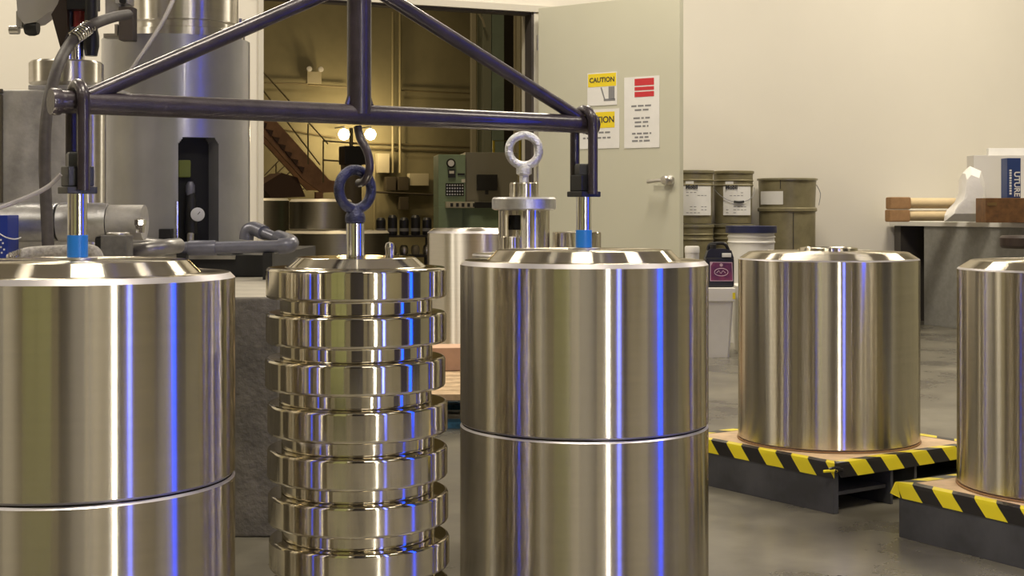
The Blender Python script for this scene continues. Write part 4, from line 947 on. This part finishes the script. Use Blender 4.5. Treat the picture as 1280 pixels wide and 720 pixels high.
# ------------------------------------------------------------------ unseen stand-ins added so the steel mirrors dark and coloured bands
def mirror_box(name, label, cat, c, rot, wv, d, h, m):
    t = thing(name, label, cat, (c[0], c[1], 0), math.radians(rot))
    MB().box((-wv/2, -d/2, .08), (wv/2, d/2, h), bev=.015).build('stand_in_body', m, t)
    MB().box((-wv/2+.03, -d/2+.03, 0), (wv/2-.03, d/2-.03, .0795)).build('plinth', BLACK, t, smooth=False)  # base of the unseen stand-in
    for q in (-1, 1): MB().box((q*wv/4-wv/4+.01, d/2+.0005, .12), (q*wv/4+wv/4-.01, d/2+.02, h-.04), bev=.004).build('door', m, t)  # doors of the unseen stand-in
mirror_box('green_stand_in', 'unseen tall green stand-in cabinet left of the camera, for a mirrored band', 'machine', (-1.2, -.35), 0, .9, .4, 3.4, mat('light_green_stand_in', (.33, .35, .15), .5))
mirror_box('dark_stand_in', 'unseen dark brown stand-in behind the camera, for a mirrored dark band', 'locker', (.22, -1.7), 0, 1.25, .4, 4.0, mat('dark_brown_stand_in', (.022, .016, .012), .7))
mirror_box('brown_stand_in', 'unseen narrow dark brown stand-in cabinet off to the right', 'cabinet', (3.0, 1.45), 75, .55, .4, 3.6, mat('deep_brown_stand_in', (.03, .02, .014), .7))
mirror_box('grey_stand_in', 'unseen charcoal grey stand-in cabinet farther off to the right', 'cabinet', (4.5, 2.5), 92, 1.1, .4, 3.6, mat('charcoal_stand_in', (.04, .043, .036), .7))
mirror_box('left_stand_in', 'unseen brown grey stand-in cabinet off to the left', 'cabinet', (-4.2, 1.9), -80, 1.6, .5, 2.6, mat('brown_grey_stand_in', (.10, .085, .07), .6))
for (x, y), w_, m, lb_ in (((3.3, -1.6), .3, 'dark_brown_stand_in', 'unseen dark stand-in column right of the dark stand-in'), ((2.0, -3.4), .25, 'brown_grey_stand_in', 'unseen brown grey stand-in column behind the dark stand-in'), ((-3.4, -1.3), .3, 'dark_brown_stand_in', 'unseen dark stand-in column left of the green stand-in'), ((5.6, .6), .35, 'charcoal_stand_in', 'unseen charcoal stand-in column far right')):  # columns added only to put more bands into the steel reflections
    t = thing('column_stand_in', lb_, 'column', (x, y, 0), .3)
    MB().box((-w_/2, -.1, 0), (w_/2, -.08, CEIL-.001)).build('flange', MATS[m], t, smooth=False); MB().box((-w_/2, .08, 0), (w_/2, .1, CEIL-.001)).build('flange', MATS[m], t, smooth=False)  # flanges of the unseen stand-in column
    MB().box((-.01, -.0799, 0), (.01, .0799, CEIL-.001)).build('web', MATS[m], t, smooth=False)  # web of the unseen stand-in column

# ------------------------------------------------------------------ small pieces go one level down, under the part that carries them
CARRY = {'lettering': ('paper_label', 'paper', 'cover'), 'small_print': ('paper_label', 'paper', 'cover'), 'header': ('paper',), 'red_header': ('paper',),
         'pictogram': ('paper',), 'gauge_needle': ('gauge',), 'gauge_face': ('gauge_bezel',), 'emblem': ('label_border',), 'purple_panel': ('label_border',),
         'handle_grip': ('wire_handle',), 'lid_skirt': ('lid',), 'meter_face': ('meter',), 'buttons': ('button_panel',), 'keys': ('key_shelf',),
         'dark_key_block': ('key_shelf',), 'faint_print': ('box',), 'yellow_sticker': ('rim_lid',), 'catch': ('body',), 'spring_guard': ('hose',),
         'end_ferrule': ('hose',), 'screw': ('clamp',), 'knob_shaft': ('knob',), 'monitor_stand': ('monitor',)}
for root in [o for o in C.objects if o.type == 'EMPTY' and not o.parent]:
    kids = {}
    for ch in root.children: kids.setdefault(ch.name.split('.')[0], ch)
    for ch in list(root.children):
        for target in CARRY.get(ch.name.split('.')[0], ()):
            if target in kids: ch.parent = kids[target]; break
